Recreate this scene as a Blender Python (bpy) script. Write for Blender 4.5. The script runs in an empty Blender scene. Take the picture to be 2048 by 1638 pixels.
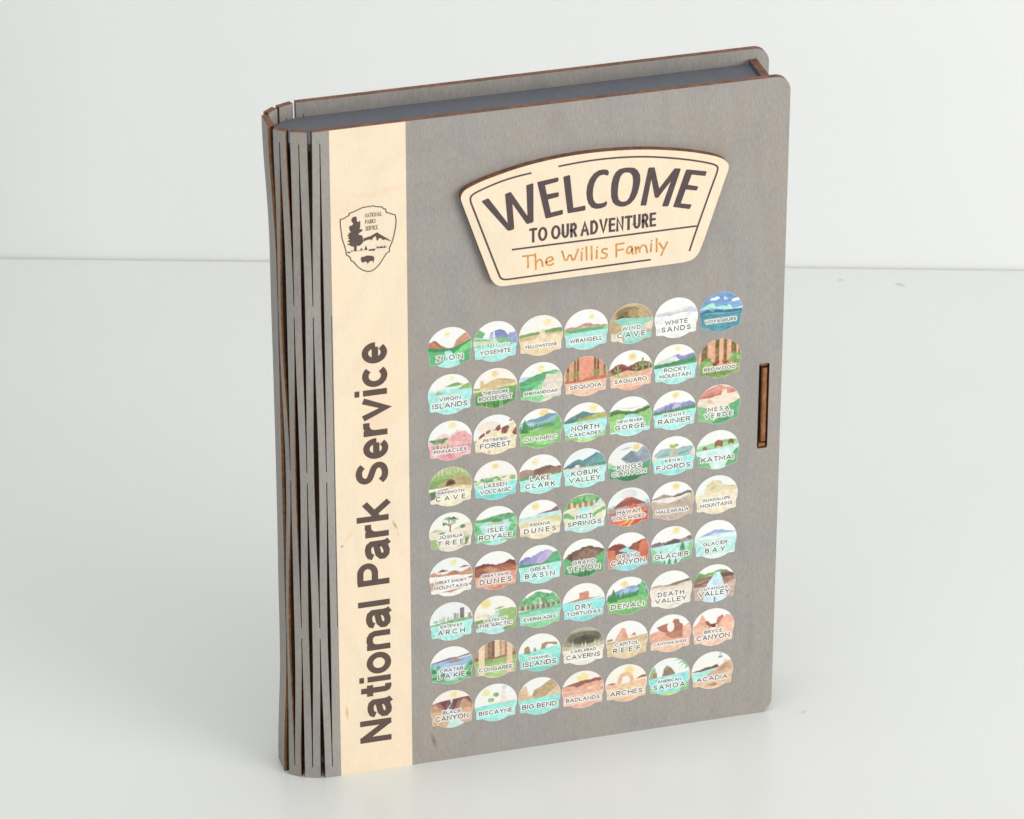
import bpy, math, random
import numpy as np
from mathutils import Vector, kdtree
from mathutils.geometry import tessellate_polygon

# ------------------------------------------------------------------ camera, light, exposure
scene = bpy.context.scene
CAM_LOC = (-0.38553, -1.6829, 1.1409)
CAM_ROT = (1.06108, -0.00074, -0.27005)
FPX = 9855.35                                   # focal length in pixels of a 2048 wide picture
cam_d = bpy.data.cameras.new('camera')
cam_d.sensor_width = 36.0
cam_d.lens = FPX / 2048 * 36.0
cam_d.clip_start = 0.05
cam_d.clip_end = 50
cam_d.dof.use_dof = True
cam_d.dof.focus_distance = 2.02
cam_d.dof.aperture_fstop = 36
cam = bpy.data.objects.new('camera', cam_d)
scene.collection.objects.link(cam)
cam.location = CAM_LOC
cam.rotation_euler = CAM_ROT
scene.camera = cam

world = bpy.data.worlds.new('World')
scene.world = world
world.use_nodes = True
bg = world.node_tree.nodes['Background']
bg.inputs[0].default_value = (0.97, 0.985, 1.0, 1)
bg.inputs[1].default_value = 0.57

def area(name, loc, target, size, power, col):
    d = bpy.data.lights.new(name, 'AREA')
    d.shape = 'RECTANGLE'
    d.size, d.size_y = size
    d.energy = power
    d.color = col
    o = bpy.data.objects.new(name, d)
    scene.collection.objects.link(o)
    o.location = loc
    o.rotation_euler = (Vector(target) - Vector(loc)).to_track_quat('-Z', 'Y').to_euler()
    return o
area('softbox_key', (2.0, -2.1, 0.75), (0.1, 0.0, 0.15), (1.8, 1.2), 61, (1.0, 0.985, 0.965))
area('softbox_top', (0.05, -0.35, 1.9), (0.1, 0.0, 0.0), (1.4, 1.1), 12, (0.98, 0.99, 1.0))

scene.view_settings.view_transform = 'Standard'
scene.view_settings.look = 'None'
scene.view_settings.exposure = 0.0
scene.view_settings.gamma = 1.0
scene.view_settings.use_curve_mapping = False
scene.cycles.max_bounces = 8
scene.cycles.use_denoising = True

# ------------------------------------------------------------------ helpers
MM = 0.001
ILL = 1.12                                      # how much brighter than its albedo a front surface shows
def lin(h, k=1.0):
    if isinstance(h, str):
        h = [int(h[i:i + 2], 16) / 255 for i in (0, 2, 4)]
    return tuple(k * (c / 12.92 if c <= 0.04045 else ((c + 0.055) / 1.055) ** 2.4) for c in h)

def rot_matrix(rx, ry, rz):
    c, s = math.cos, math.sin
    X = np.array([[1, 0, 0], [0, c(rx), -s(rx)], [0, s(rx), c(rx)]])
    Y = np.array([[c(ry), 0, s(ry)], [0, 1, 0], [-s(ry), 0, c(ry)]])
    Z = np.array([[c(rz), -s(rz), 0], [s(rz), c(rz), 0], [0, 0, 1]])
    return Z @ Y @ X
_M = rot_matrix(*CAM_ROT)
def ray(px, py):
    return _M @ np.array([(px - 1024) / FPX, -(py - 819) / FPX, -1.0])
def on_front(px, py, y=0.0):
    """photo pixel -> (x, z) in mm on the upright plane y (metres)"""
    d = ray(px, py)
    p = np.array(CAM_LOC) + d * (y - CAM_LOC[1]) / d[1]
    return (p[0] / MM, p[2] / MM)
def on_table(px, py, z=0.0):
    d = ray(px, py)
    p = np.array(CAM_LOC) + d * (z - CAM_LOC[2]) / d[2]
    return (p[0], p[1])
def traced(pts, ox, oy, k, y):
    return [on_front(ox + a / k, oy + b / k, y) for a, b in pts]

def mesh_obj(name, verts, faces, mats, parent=None, fmat=None, smooth=False):
    me = bpy.data.meshes.new(name)
    me.from_pydata([tuple(v) for v in verts], [], [tuple(f) for f in faces])
    for m in (mats if isinstance(mats, (list, tuple)) else [mats]):
        me.materials.append(m)
    if fmat is not None:
        me.polygons.foreach_set('material_index', fmat)
    if smooth:
        me.polygons.foreach_set('use_smooth', [True] * len(me.polygons))
    me.update()
    o = bpy.data.objects.new(name, me)
    scene.collection.objects.link(o)
    if parent is not None:
        o.parent = parent
        q, off = parent, Vector((0, 0, 0))
        while q is not None:
            off += q.location
            q = q.parent
        o.location = -off
    return o

def shape_solid(loops, y0, y1):
    """loops of (x, z) in mm, outer loop first, between y0 (front) and y1 (back) in mm -> verts, faces, mat ids (0 skin, 1 edge)"""
    pts = [p for l in loops for p in l]
    n = len(pts)
    V = [(p[0] * MM, y0 * MM, p[1] * MM) for p in pts] + [(p[0] * MM, y1 * MM, p[1] * MM) for p in pts]
    tri = tessellate_polygon([[Vector((p[0], p[1], 0)) for p in l] for l in loops])
    F, m = [], []
    for t in tri:
        a, b, c = [pts[i] for i in t]
        ccw = (b[0] - a[0]) * (c[1] - a[1]) - (b[1] - a[1]) * (c[0] - a[0]) > 0
        t = tuple(t) if ccw else tuple(reversed(t))
        F.append(t); m.append(0)
        F.append(tuple(i + n for i in reversed(t))); m.append(0)
    s = 0
    for li, l in enumerate(loops):
        ar = sum(l[i][0] * l[(i + 1) % len(l)][1] - l[(i + 1) % len(l)][0] * l[i][1] for i in range(len(l)))
        flip = (ar > 0) != (li == 0)
        for i in range(len(l)):
            j = (i + 1) % len(l)
            f = (s + i, s + i + n, s + j + n, s + j)
            F.append(tuple(reversed(f)) if flip else f); m.append(1)
        s += len(l)
    # outward check of the side faces: the outer loop counted anticlockwise has its sides facing out
    return V, F, m

def flat_shape(loops, y):
    pts = [p for l in loops for p in l]
    V = [(p[0] * MM, y * MM, p[1] * MM) for p in pts]
    F = []
    for t in tessellate_polygon([[Vector((p[0], p[1], 0)) for p in l] for l in loops]):
        a, b, c = [pts[i] for i in t]
        ccw = (b[0] - a[0]) * (c[1] - a[1]) - (b[1] - a[1]) * (c[0] - a[0]) > 0
        F.append(tuple(t) if ccw else tuple(reversed(t)))
    return V, F

def merge(parts):
    V, F = [], []
    for v, f in parts:
        k = len(V)
        V += list(v)
        F += [tuple(i + k for i in q) for q in f]
    return V, F

def stroke(pts, w, y, closed=False, ends=0.0):
    """a ribbon of width w mm along points (x, z) mm, mitred"""
    P = [Vector(p) for p in pts]
    n = len(P)
    L, Rr = [], []
    for i in range(n):
        a = P[(i - 1) % n] if (closed or i > 0) else None
        b = P[(i + 1) % n] if (closed or i < n - 1) else None
        d1 = (P[i] - a).normalized() if a is not None else (b - P[i]).normalized()
        d2 = (b - P[i]).normalized() if b is not None else d1
        n1, n2 = Vector((-d1.y, d1.x)), Vector((-d2.y, d2.x))
        m = n1 + n2
        if m.length < 1e-5:
            m = n1
        m.normalize()
        k = w / 2 / max(0.5, m.dot(n1))
        q = P[i].copy()
        if not closed and i == 0: q -= d2 * ends
        if not closed and i == n - 1: q += d1 * ends
        L.append(q + m * k); Rr.append(q - m * k)
    V = [(p.x * MM, y * MM, p.y * MM) for p in L + Rr]
    F = []
    for i in range(n if closed else n - 1):
        j = (i + 1) % n
        F.append((i, i + n, j + n, j))
    return V, F

# stroke alphabets: skeleton lines in cap-height units, turned into ribbons
def _el(cx, cy, rx, ry, a0, a1, n=None):
    n = n or max(4, int(abs(a1 - a0) / 14))
    return [(cx + rx * math.cos(math.radians(a0 + (a1 - a0) * i / n)), cy + ry * math.sin(math.radians(a0 + (a1 - a0) * i / n))) for i in range(n + 1)]
_S = [(.93, .84), (.8, .95), (.5, 1), (.2, .94), (.06, .77), (.14, .61), (.36, .535), (.64, .475), (.88, .39), (.97, .23), (.83, .06), (.5, 0), (.2, .04), (.03, .17)]
def _round(P, it=2):
    for _ in range(it):
        Q = [P[0]]
        for a, b in zip(P[:-1], P[1:]):
            Q += [(a[0] * .75 + b[0] * .25, a[1] * .75 + b[1] * .25), (a[0] * .25 + b[0] * .75, a[1] * .25 + b[1] * .75)]
        P = Q + [P[-1]]
    return P
CAPS = {  # width, strokes on a unit box (0..1, 0..1)
 'A': (.80, [[(0, 0), (.5, 1), (1, 0)], [(.2, .32), (.8, .32)]]),
 'B': (.58, [[(0, 0), (0, 1), (.5, 1)] + _el(.5, .77, .42, .23, 90, -90) + [(0, .54)], [(.5, .54)] + _el(.55, .27, .45, .27, 90, -90) + [(0, 0)]]),
 'C': (.82, [_el(.53, .5, .53, .5, 48, 312)]),
 'D': (.72, [[(0, 0), (0, 1), (.35, 1)] + _el(.35, .5, .65, .5, 90, -90) + [(0, 0)]]),
 'E': (.52, [[(1, 1), (0, 1), (0, 0), (1, 0)], [(0, .52), (.9, .52)]]),
 'F': (.52, [[(1, 1), (0, 1), (0, 0)], [(0, .5), (.9, .5)]]),
 'G': (.86, [_el(.5, .5, .5, .5, 45, 348) + [(.98, .47), (.56, .47)]]),
 'H': (.68, [[(0, 0), (0, 1)], [(1, 0), (1, 1)], [(0, .52), (1, .52)]]),
 'I': (.0, [[(0, 0), (0, 1)]]),
 'J': (.42, [[(1, 1), (1, .3)] + _el(.5, .27, .5, .27, 0, -150)]),
 'K': (.64, [[(0, 0), (0, 1)], [(.95, 1), (.05, .38)], [(.33, .58), (1, 0)]]),
 'L': (.50, [[(0, 1), (0, 0), (1, 0)]]),
 'M': (.84, [[(0, 0), (0, 1), (.5, .28), (1, 1), (1, 0)]]),
 'N': (.70, [[(0, 0), (0, 1), (1, 0), (1, 1)]]),
 'O': (.90, [_el(.5, .5, .5, .5, 90, 450, 26)]),
 'P': (.56, [[(0, 0), (0, 1), (.55, 1)] + _el(.55, .73, .45, .27, 90, -90) + [(0, .46)]]),
 'Q': (.90, [_el(.5, .5, .5, .5, 90, 450, 26), [(.6, .25), (.98, -.03)]]),
 'R': (.58, [[(0, 0), (0, 1), (.55, 1)] + _el(.55, .74, .45, .26, 90, -90) + [(0, .48)], [(.5, .48), (1, 0)]]),
 'S': (.58, [_round(_S)]),
 'T': (.64, [[(0, 1), (1, 1)], [(.5, 0), (.5, 1)]]),
 'U': (.66, [[(0, 1), (0, .36)] + _el(.5, .36, .5, .36, 180, 360) + [(1, 1)]]),
 'V': (.78, [[(0, 1), (.5, 0), (1, 1)]]),
 'W': (1.18, [[(0, 1), (.26, 0), (.5, .9), (.74, 0), (1, 1)]]),
 'Y': (.72, [[(0, 1), (.5, .44), (1, 1)], [(.5, .46), (.5, 0)]]),
 'Z': (.60, [[(0, 1), (1, 1), (0, 0), (1, 0)]]),
 "'": (.0, [[(0, .72), (0, 1.02)]]),
}
BOLD = {  # advance box width, strokes in cap-height units, already inset for a heavy line
 'N': (.72, [[(.09, 0), (.09, 1)], [(.63, 0), (.63, 1)], [(.075, .955), (.645, .045)]]),
 'P': (.67, [[(.09, 0), (.09, 1)], [(.09, .915), (.36, .915)] + _el(.36, .685, .215, .23, 80, -80) + [(.36, .455), (.09, .455)]]),
 'S': (.66, [[(.09 + x * .48, .085 + y * .83) for x, y in _round(_S)]]),
 'a': (.56, [[(.085, .50), (.12, .605), (.20, .65), (.29, .66), (.39, .63), (.44, .55), (.44, .20), (.455, .08), (.50, -.005)], [(.44, .405), (.30, .375), (.16, .335), (.09, .25), (.09, .165), (.15, .09), (.235, .075), (.34, .115), (.42, .20), (.44, .30)]]),
 't': (.37, [[(.185, .95), (.185, .19), (.21, .11), (.27, .08), (.35, .085)], [(0, .665), (.35, .665)]]),
 'i': (.19, [[(.095, 0), (.095, .74)], [(.095, .85), (.095, 1)]]),
 'o': (.60, [_el(.30, .37, .215, .29, 90, 450, 28)]),
 'n': (.55, [[(.09, 0), (.09, .74)], [(.09, .40), (.10, .51), (.155, .61), (.25, .655), (.35, .645), (.42, .59), (.455, .49), (.455, 0)]]),
 'l': (.19, [[(.095, 0), (.095, 1)]]),
 'r': (.38, [[(.09, 0), (.09, .74)], [(.09, .38), (.105, .50), (.16, .60), (.25, .65), (.36, .65)]]),
 'k': (.55, [[(.09, 0), (.09, 1)], [(.475, .75), (.11, .345)], [(.22, .44), (.485, -.01)]]),
 'e': (.57, [_el(.285, .37, .20, .29, -5, 318, 26), [(.12, .355), (.44, .355)]]),
 'v': (.54, [[(.07, .745), (.27, .05), (.47, .745)]]),
 'c': (.55, [_el(.285, .37, .20, .29, 42, 318, 20)]),
}
_BW = dict(N=.80, a=.69, t=.41, i=.19, o=.755, n=.69, l=.19, P=.80, r=.46, k=.72, S=.80, e=.69, v=.73, c=.70)
for _c, _w in _BW.items():
    _w0, _st = BOLD[_c]
    _k = (_w - .19) / (_w0 - .18) if _w0 > .2 else 1.0
    BOLD[_c] = (_w, [[(.095 + (x - .09) * _k if _w0 > .2 else .095, y) for x, y in q] for q in _st])
_text_cache = {}
def text_fit(txt, h, w, weight=0.13, bold=False, gap=0.30):
    """(V, F): V are (x, z, layer); cap height h, full width w, left at 0, baseline at 0; wide lines are letterspaced"""
    key = (txt, round(h, 4), round(w, 4), weight, bold)
    if key in _text_cache:
        return _text_cache[key]
    hw = weight / 2
    tab = BOLD if bold else CAPS
    def advance(c):
        return tab[c][0] if bold else tab[c][0] * .92 + weight
    gl = txt.replace(' ', '')
    nat = sum(advance(c) for c in gl)
    ng = sum(1 for c in txt[1:] if c != ' ')       # gaps between letters
    nsp = txt.count(' ')
    g0 = 0.098 if bold else 0.14
    sp = 0.56 if bold else 0.42
    natural = nat + (len(txt) - 1 - nsp) * g0 + nsp * sp
    target = w / h
    sx, extra = 1.0, 0.0
    if target > natural:
        sx = min(1.28 if len(gl) > 5 else 1.08, 1 + 0.75 * (target - natural) / nat)
        extra = (target - natural - nat * (sx - 1)) / max(1, len(txt) - 1)
    else:
        sx = target / natural
        g0 *= sx; sp *= sx
    V, F, x = [], [], 0.0
    for ci, c in enumerate(txt):
        if c == ' ':
            x += sp - g0 + extra
            continue
        adv = advance(c) * sx
        for si, st in enumerate(tab[c][1]):
            if bold:
                P = [(x + a * sx, b) for a, b in st]
            else:
                bw = max(0.0, adv - weight * min(1, sx ** .5 if sx < 1 else 1))
                off = (adv - bw) / 2
                P = [(x + off + a * bw, b * (1 - weight) + hw) for a, b in st]
            closed = len(P) > 8 and math.hypot(P[0][0] - P[-1][0], P[0][1] - P[-1][1]) < 1e-6
            if closed: P = P[:-1]
            ends = 0.0 if bold else hw
            Vs, Fs = stroke([(a * h, b * h) for a, b in P], weight * h * (1 if sx >= 1 else sx ** .35), 0, closed=closed, ends=ends * h)
            k = len(V)
            V += [(p[0] / MM, p[2] / MM, si) for p in Vs]
            F += [tuple(i + k for i in f) for f in Fs]
        x += adv + g0 + extra
    A = np.array(V)
    lo, hi = A[:, 0].min(), A[:, 0].max()
    V = [((a - lo) * w / (hi - lo), b, l) for a, b, l in V]
    _text_cache[key] = (V, F)
    return V, F
LAY = 0.0012                                     # mm between the crossing strokes of one letter

# ------------------------------------------------------------------ materials
def new_mat(name):
    m = bpy.data.materials.new(name)
    m.use_nodes = True
    nt = m.node_tree
    return m, nt, nt.nodes['Principled BSDF']
def N(nt, typ, **kw):
    n = nt.nodes.new(typ)
    for k, v in kw.items():
        setattr(n, k, v)
    return n
def noise(nt, co, scale, detail=3, rough=0.55, stretch=None):
    if stretch is not None:
        mp = N(nt, 'ShaderNodeMapping')
        mp.inputs['Scale'].default_value = stretch
        nt.links.new(co, mp.inputs['Vector'])
        co = mp.outputs[0]
    n = N(nt, 'ShaderNodeTexNoise')
    n.inputs['Scale'].default_value = scale
    n.inputs['Detail'].default_value = detail
    n.inputs['Roughness'].default_value = rough
    nt.links.new(co, n.inputs['Vector'])
    return n.outputs['Fac']
def ramp(nt, fac, stops):
    r = N(nt, 'ShaderNodeValToRGB')
    els = r.color_ramp.elements
    while len(els) < len(stops):
        els.new(0.5)
    for e, (p, c) in zip(els, stops):
        e.position = p
        e.color = (*c, 1)
    nt.links.new(fac, r.inputs[0])
    return r.outputs[0]
def mix(nt, fac, a, b, mode='MIX'):
    n = N(nt, 'ShaderNodeMix', data_type='RGBA', blend_type=mode)
    for sock, v in ((n.inputs[0], fac), (n.inputs[6], a), (n.inputs[7], b)):
        if isinstance(v, (int, float)):
            sock.default_value = v
        elif isinstance(v, tuple):
            sock.default_value = (*v, 1)
        else:
            nt.links.new(v, sock)
    return n.outputs[2]
def bump(nt, bsdf, h, strength, dist=0.0002):
    b = N(nt, 'ShaderNodeBump')
    b.inputs['Strength'].default_value = strength
    b.inputs['Distance'].default_value = dist
    nt.links.new(h, b.inputs['Height'])
    nt.links.new(b.outputs[0], bsdf.inputs['Normal'])

def knot(nt, co, base, x, z, rx, rz, lean, col, strength):
    """a small elongated stain in the wood at (x, z) mm"""
    mp = N(nt, 'ShaderNodeMapping', vector_type='TEXTURE')
    mp.inputs['Location'].default_value = (x * MM, 0, z * MM)
    mp.inputs['Rotation'].default_value = (0, math.radians(lean), 0)
    mp.inputs['Scale'].default_value = (rx * MM, 1, rz * MM)
    nt.links.new(co, mp.inputs[0])
    ln = N(nt, 'ShaderNodeVectorMath', operation='LENGTH')
    fl = N(nt, 'ShaderNodeVectorMath', operation='MULTIPLY')
    fl.inputs[1].default_value = (1, 0, 1)
    nt.links.new(mp.outputs[0], fl.inputs[0])
    nt.links.new(fl.outputs[0], ln.inputs[0])
    fac = ramp(nt, ln.outputs['Value'], [(0.0, (strength,) * 3), (0.35, (strength * 0.55,) * 3), (1.0, (0, 0, 0))])
    return mix(nt, fac, base, col)
def veneer(name, dark, mid, light, warm, streak=0.5, rough=0.62, blot=1.0, knots=()):
    m, nt, b = new_mat(name)
    co = N(nt, 'ShaderNodeTexCoord').outputs['Object']
    fine = noise(nt, co, 1500, 4, 0.7, (1, 1, 0.22))
    med = noise(nt, co, 260, 4, 0.6, (1, 1, 0.06))
    speck = noise(nt, co, 950, 3, 0.75, (1, 1, 0.6))
    big = noise(nt, co, 30, 4, 0.6, (1, 1, 0.45))
    hue = noise(nt, co, 75, 3, 0.6, (1, 1, 0.5))
    base = ramp(nt, fine, [(0.25, dark), (0.5, mid), (0.78, light)])
    s2 = ramp(nt, med, [(0.3, (0.87, 0.87, 0.87)), (0.5, (0.98, 0.98, 0.98)), (0.72, (1.09, 1.08, 1.07))])
    base = mix(nt, streak, base, s2, 'MULTIPLY')
    tint = ramp(nt, big, [(0.33, (0.955, 0.97, 0.99)), (0.5, (1, 1, 1)), (0.68, warm)])
    base = mix(nt, 1.0, base, tint, 'MULTIPLY')
    base = mix(nt, blot, base, ramp(nt, hue, [(0.34, (0.955, 0.965, 0.98)), (0.5, (1, 1, 1)), (0.68, (1.045, 1.01, 0.97))]), 'MULTIPLY')
    sp = ramp(nt, speck, [(0.30, (0.84, 0.84, 0.83)), (0.42, (1, 1, 1)), (0.64, (1, 1, 1)), (0.76, (1.12, 1.11, 1.1))])
    base = mix(nt, 0.8 * max(0.35, blot), base, sp, 'MULTIPLY')
    # broad cathedral figure of the rotary cut veneer
    wv = N(nt, 'ShaderNodeTexWave', wave_type='RINGS', rings_direction='Y')
    wv.inputs['Scale'].default_value = 11
    wv.inputs['Distortion'].default_value = 9
    wv.inputs['Detail'].default_value = 2
    wv.inputs['Detail Scale'].default_value = 1.3
    mp = N(nt, 'ShaderNodeMapping')
    mp.inputs['Location'].default_value = (-0.09, 0, -0.09)
    mp.inputs['Scale'].default_value = (1.9, 1, 0.8)
    nt.links.new(co, mp.inputs[0]); nt.links.new(mp.outputs[0], wv.inputs[0])
    fg = ramp(nt, wv.outputs['Fac'], [(0.0, (0.95, 0.945, 0.94)), (0.35, (1, 1, 1)), (1, (1, 1, 1))])
    base = mix(nt, 0.55, base, fg, 'MULTIPLY')
    for kn in knots:
        base = knot(nt, co, base, *kn)
    nt.links.new(base, b.inputs['Base Color'])
    b.inputs['Roughness'].default_value = rough
    b.inputs['Specular IOR Level'].default_value = 0.35
    bump(nt, b, fine, 0.25)
    return m
GREY = veneer('grey_stained_veneer', lin('8f8b86'), lin('9c9791'), lin('a9a49e'), (1.03, 0.992, 0.955), 0.28,
              knots=((*on_front(868, 1482), 1.1, 5.0, -14, lin('6b4a30'), 0.8), (*on_front(1500, 1290), 3, 14, 3, lin('8d7d6d'), 0.35), (*on_front(1440, 300), 4, 12, -6, lin('93826f'), 0.35),
                     (*on_front(1110, 250), 5, 9, 8, lin('94836f'), 0.3), (*on_front(905, 380), 6, 16, 12, lin('97877a'), 0.3)))
MAPLE = veneer('pale_maple_veneer', lin('ead6b9'), lin('efdcc0'), lin('f4e2c9'), (1.0, 0.975, 0.945), 0.14, 0.5, 0.3,
               knots=((*on_front(684, 1093), 0.8, 0.9, 0, lin('a8763f'), 1.0), (*on_front(700, 1070), 1.2, 3.5, 30, lin('dfb98c'), 0.45), (*on_front(790, 1050), 0.8, 3.2, -25, lin('b07a44'), 0.9), (*on_front(796, 1068), 0.5, 1.5, -25, lin('b98a55'), 0.5),
                      (*on_front(694, 1425), 0.9, 4.5, -4, lin('cf9a63'), 0.8), (*on_front(775, 380), 9, 2.2, -10, lin('e6bd97'), 0.4), (*on_front(720, 390), 7, 1.8, 12, lin('e6bd97'), 0.3), (*on_front(760, 840), 8, 22, 10, lin('ecc9a6'), 0.3)))

def edge_mat(name, stops, rough=0.7):
    m, nt, b = new_mat(name)
    co = N(nt, 'ShaderNodeTexCoord').outputs['Object']
    n1 = noise(nt, co, 420, 4, 0.65)
    n2 = noise(nt, co, 90, 3, 0.6)
    a = ramp(nt, n1, stops)
    a = mix(nt, 0.8, a, ramp(nt, n2, [(0.35, (0.66, 0.63, 0.61)), (0.62, (1.05, 1.0, 0.95))]), 'MULTIPLY')
    nt.links.new(a, b.inputs['Base Color'])
    b.inputs['Roughness'].default_value = rough
    bump(nt, b, n1, 0.3)
    return m
EDGE = edge_mat('laser_cut_edge', [(0.3, (0.10, 0.042, 0.024)), (0.5, (0.175, 0.076, 0.042)), (0.72, (0.25, 0.115, 0.060))])
SLATEDGE = edge_mat('laser_cut_slat_edge', [(0.3, (0.19, 0.075, 0.024)), (0.5, (0.33, 0.15, 0.045)), (0.72, (0.45, 0.22, 0.07))])
BROWN = edge_mat('scorched_wood', [(0.3, (0.19, 0.075, 0.024)), (0.5, (0.29, 0.125, 0.042)), (0.72, (0.40, 0.19, 0.066))], 0.4)
GAPSHADE = edge_mat('painted_gap_shade', [(0.3, (0.022, 0.012, 0.008)), (0.5, (0.045, 0.022, 0.012)), (0.72, (0.08, 0.036, 0.018))])  # near-black brown that paints in the shade deep inside slits and slot
CORE = veneer('blue_grey_board', lin('54575c'), lin('61646a'), lin('6d7076'), (0.98, 0.99, 1.0), 0.4, 0.6)

def plain(name, col, rough=0.6, vary=0.12, scale=900):
    m, nt, b = new_mat(name)
    co = N(nt, 'ShaderNodeTexCoord').outputs['Object']
    n1 = noise(nt, co, scale, 3, 0.6, (1, 1, 0.4))
    c = ramp(nt, n1, [(0.3, tuple(x * (1 - vary) for x in col)), (0.7, tuple(x * (1 + vary) for x in col))])
    nt.links.new(c, b.inputs['Base Color'])
    b.inputs['Roughness'].default_value = rough
    b.inputs['Specular IOR Level'].default_value = 0.3
    return m
INK = plain('brown_engraving', lin('615148', 1 / ILL), vary=0.10)
INKD = plain('dark_plum_print', lin('594c4c', 1 / ILL), vary=0.16)
INKT = plain('charcoal_print', lin('46403c', 1 / ILL), vary=0.06)
INKE = plain('emblem_print', lin('62534c', 1 / ILL), vary=0.10)
ORANGE = plain('orange_burnt_engraving', lin('d79a50', 1 / ILL), vary=0.28, scale=700)

def badge_mat():
    m, nt, b = new_mat('printed_badge')
    at = N(nt, 'ShaderNodeVertexColor', layer_name='print')
    co = N(nt, 'ShaderNodeTexCoord').outputs['Object']
    g = noise(nt, co, 1100, 3, 0.65, (1, 1, 0.25))
    c = mix(nt, 0.5, at.outputs['Color'], ramp(nt, g, [(0.3, (0.95, 0.95, 0.95)), (0.7, (1.03, 1.03, 1.03))]), 'MULTIPLY')
    nt.links.new(c, b.inputs['Base Color'])
    b.inputs['Roughness'].default_value = 0.55
    b.inputs['Specular IOR Level'].default_value = 0.3
    return m
BADGE = badge_mat()

def surface(name, col, rough, spec, spots):
    m, nt, b = new_mat(name)
    co = N(nt, 'ShaderNodeTexCoord').outputs['Object']
    n1 = noise(nt, co, 5, 3, 0.5)
    c = ramp(nt, n1, [(0.3, tuple(x * 0.985 for x in col)), (0.7, tuple(min(1, x * 1.012) for x in col))])
    n2 = noise(nt, co, 160, 2, 0.5)
    c = mix(nt, 1.0, c, ramp(nt, n2, [(0.0, (1 - spots,) * 3), (0.27, (1, 1, 1)), (1, (1, 1, 1))]), 'MULTIPLY')
    nt.links.new(c, b.inputs['Base Color'])
    r = ramp(nt, n1, [(0.3, (rough * 0.85,) * 3), (0.7, (rough * 1.15,) * 3)])
    nt.links.new(r, b.inputs['Roughness'])
    b.inputs['Specular IOR Level'].default_value = spec
    return m
TABLE = surface('white_lacquer_table', (0.712, 0.718, 0.69), 0.2, 0.5, 0.10)
WALL = surface('white_wall_paint', (0.79, 0.80, 0.79), 0.7, 0.2, 0.02)
SCUFF = plain('grey_scuff', (0.63, 0.63, 0.60), 0.6)

# ------------------------------------------------------------------ setting
A0 = Vector(on_table(0, 517)); B0 = Vector(on_table(2048, 541))
dr = (B0 - A0).normalized()
nr = Vector((-dr.y, dr.x))
if nr.y < 0: nr = -nr                            # away from the camera
def along(a, b, z): 
    p = A0 + dr * a + nr * b
    return (p.x, p.y, z)
def slab(name, a0, a1, b0, b1, z0, z1, mat):
    V = [along(a, b, z) for z in (z0, z1) for (a, b) in ((a0, b0), (a1, b0), (a1, b1), (a0, b1))]
    F = [(3, 2, 1, 0), (4, 5, 6, 7), (0, 1, 5, 4), (1, 2, 6, 5), (2, 3, 7, 6), (3, 0, 4, 7)]
    return mesh_obj(name, V, F, mat)
table = slab('tabletop', -0.75, 1.25, -1.05, -0.0002, -0.03, 0.0, TABLE)
table['kind'] = 'structure'
wall = slab('wall', -1.0, 1.5, 0.0009, 0.1, -0.5, 1.3, WALL)
wall['kind'] = 'structure'
def scuff(p, q, w, name='scuff_mark'):
    a, b = Vector(on_table(*p)), Vector(on_table(*q))
    d = (b - a).normalized(); n = Vector((-d.y, d.x)) * w
    m = (a + b) / 2 + n * 0.7
    V = [(*a, 0.0002), (*(m + n), 0.0002), (*b, 0.0002), (*(m - n), 0.0002)]
    o = mesh_obj(name, V, [(0, 3, 2, 1)], SCUFF, table)
    return o
scuff((1602, 1428), (1616, 1420), 0.0003)
scuff((1676, 562), (1687, 559), 0.0009)
scuff((1790, 567), (1812, 573), 0.0008)

# ------------------------------------------------------------------ the book box
W, H, DEP, TH = 196.2, 300.0, 30.3, 2.7
book = bpy.data.objects.new('book_box', None)
scene.collection.objects.link(book)
book.location = (0.09, 0.015, 0.0)
book.empty_display_size = 0.05
book['label'] = 'grey wooden book-shaped box with park badges, welcome plaque and slatted spine'
book['category'] = 'box'

def arc(cx, cz, r, a0, a1, n=9):
    return [(cx + r * math.cos(math.radians(a0 + (a1 - a0) * i / n)), cz + r * math.sin(math.radians(a0 + (a1 - a0) * i / n))) for i in range(n + 1)]
RC = 6.3
X0 = 6.75                                        # where the solid cover meets the hinge
def cover_loop():
    return [(X0, 0.0)] + arc(W - RC, RC, RC, -90, 0) + arc(W - RC, H - RC, RC, 0, 90) + [(X0, H)]
slot_x0, slot_x1, slot_z0, slot_z1 = 186.35, 190.85, 130.4, 170.5
def slot_loop(d=0.0, r=0.9):
    a, b, c, e = slot_x0 + d, slot_x1 - d, slot_z0 + d, slot_z1 - d
    return arc(b - r, c + r, r, -90, 0, 4) + arc(b - r, e - r, r, 0, 90, 4) + arc(a + r, e - r, r, 90, 180, 4) + arc(a + r, c + r, r, 180, 270, 4)
V, F, m = shape_solid([cover_loop(), slot_loop()], 0, TH)
front = mesh_obj('front_cover', V, F, [GREY, EDGE], book, m)
V, F, m = shape_solid([cover_loop()], DEP - TH, DEP)
back = mesh_obj('back_cover', V, F, [GREY, EDGE], book, m)

# closing tongue that shows in the slot
zt0, zt1 = slot_z0 + 3.0, slot_z1 - 2.6
V, F, m = shape_solid([[(slot_x0 + 0.95, zt0), (slot_x1 - 0.35, zt0), (slot_x1 - 0.35, zt1), (slot_x0 + 0.95, zt1)]], 0.75, 6.0)
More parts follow.
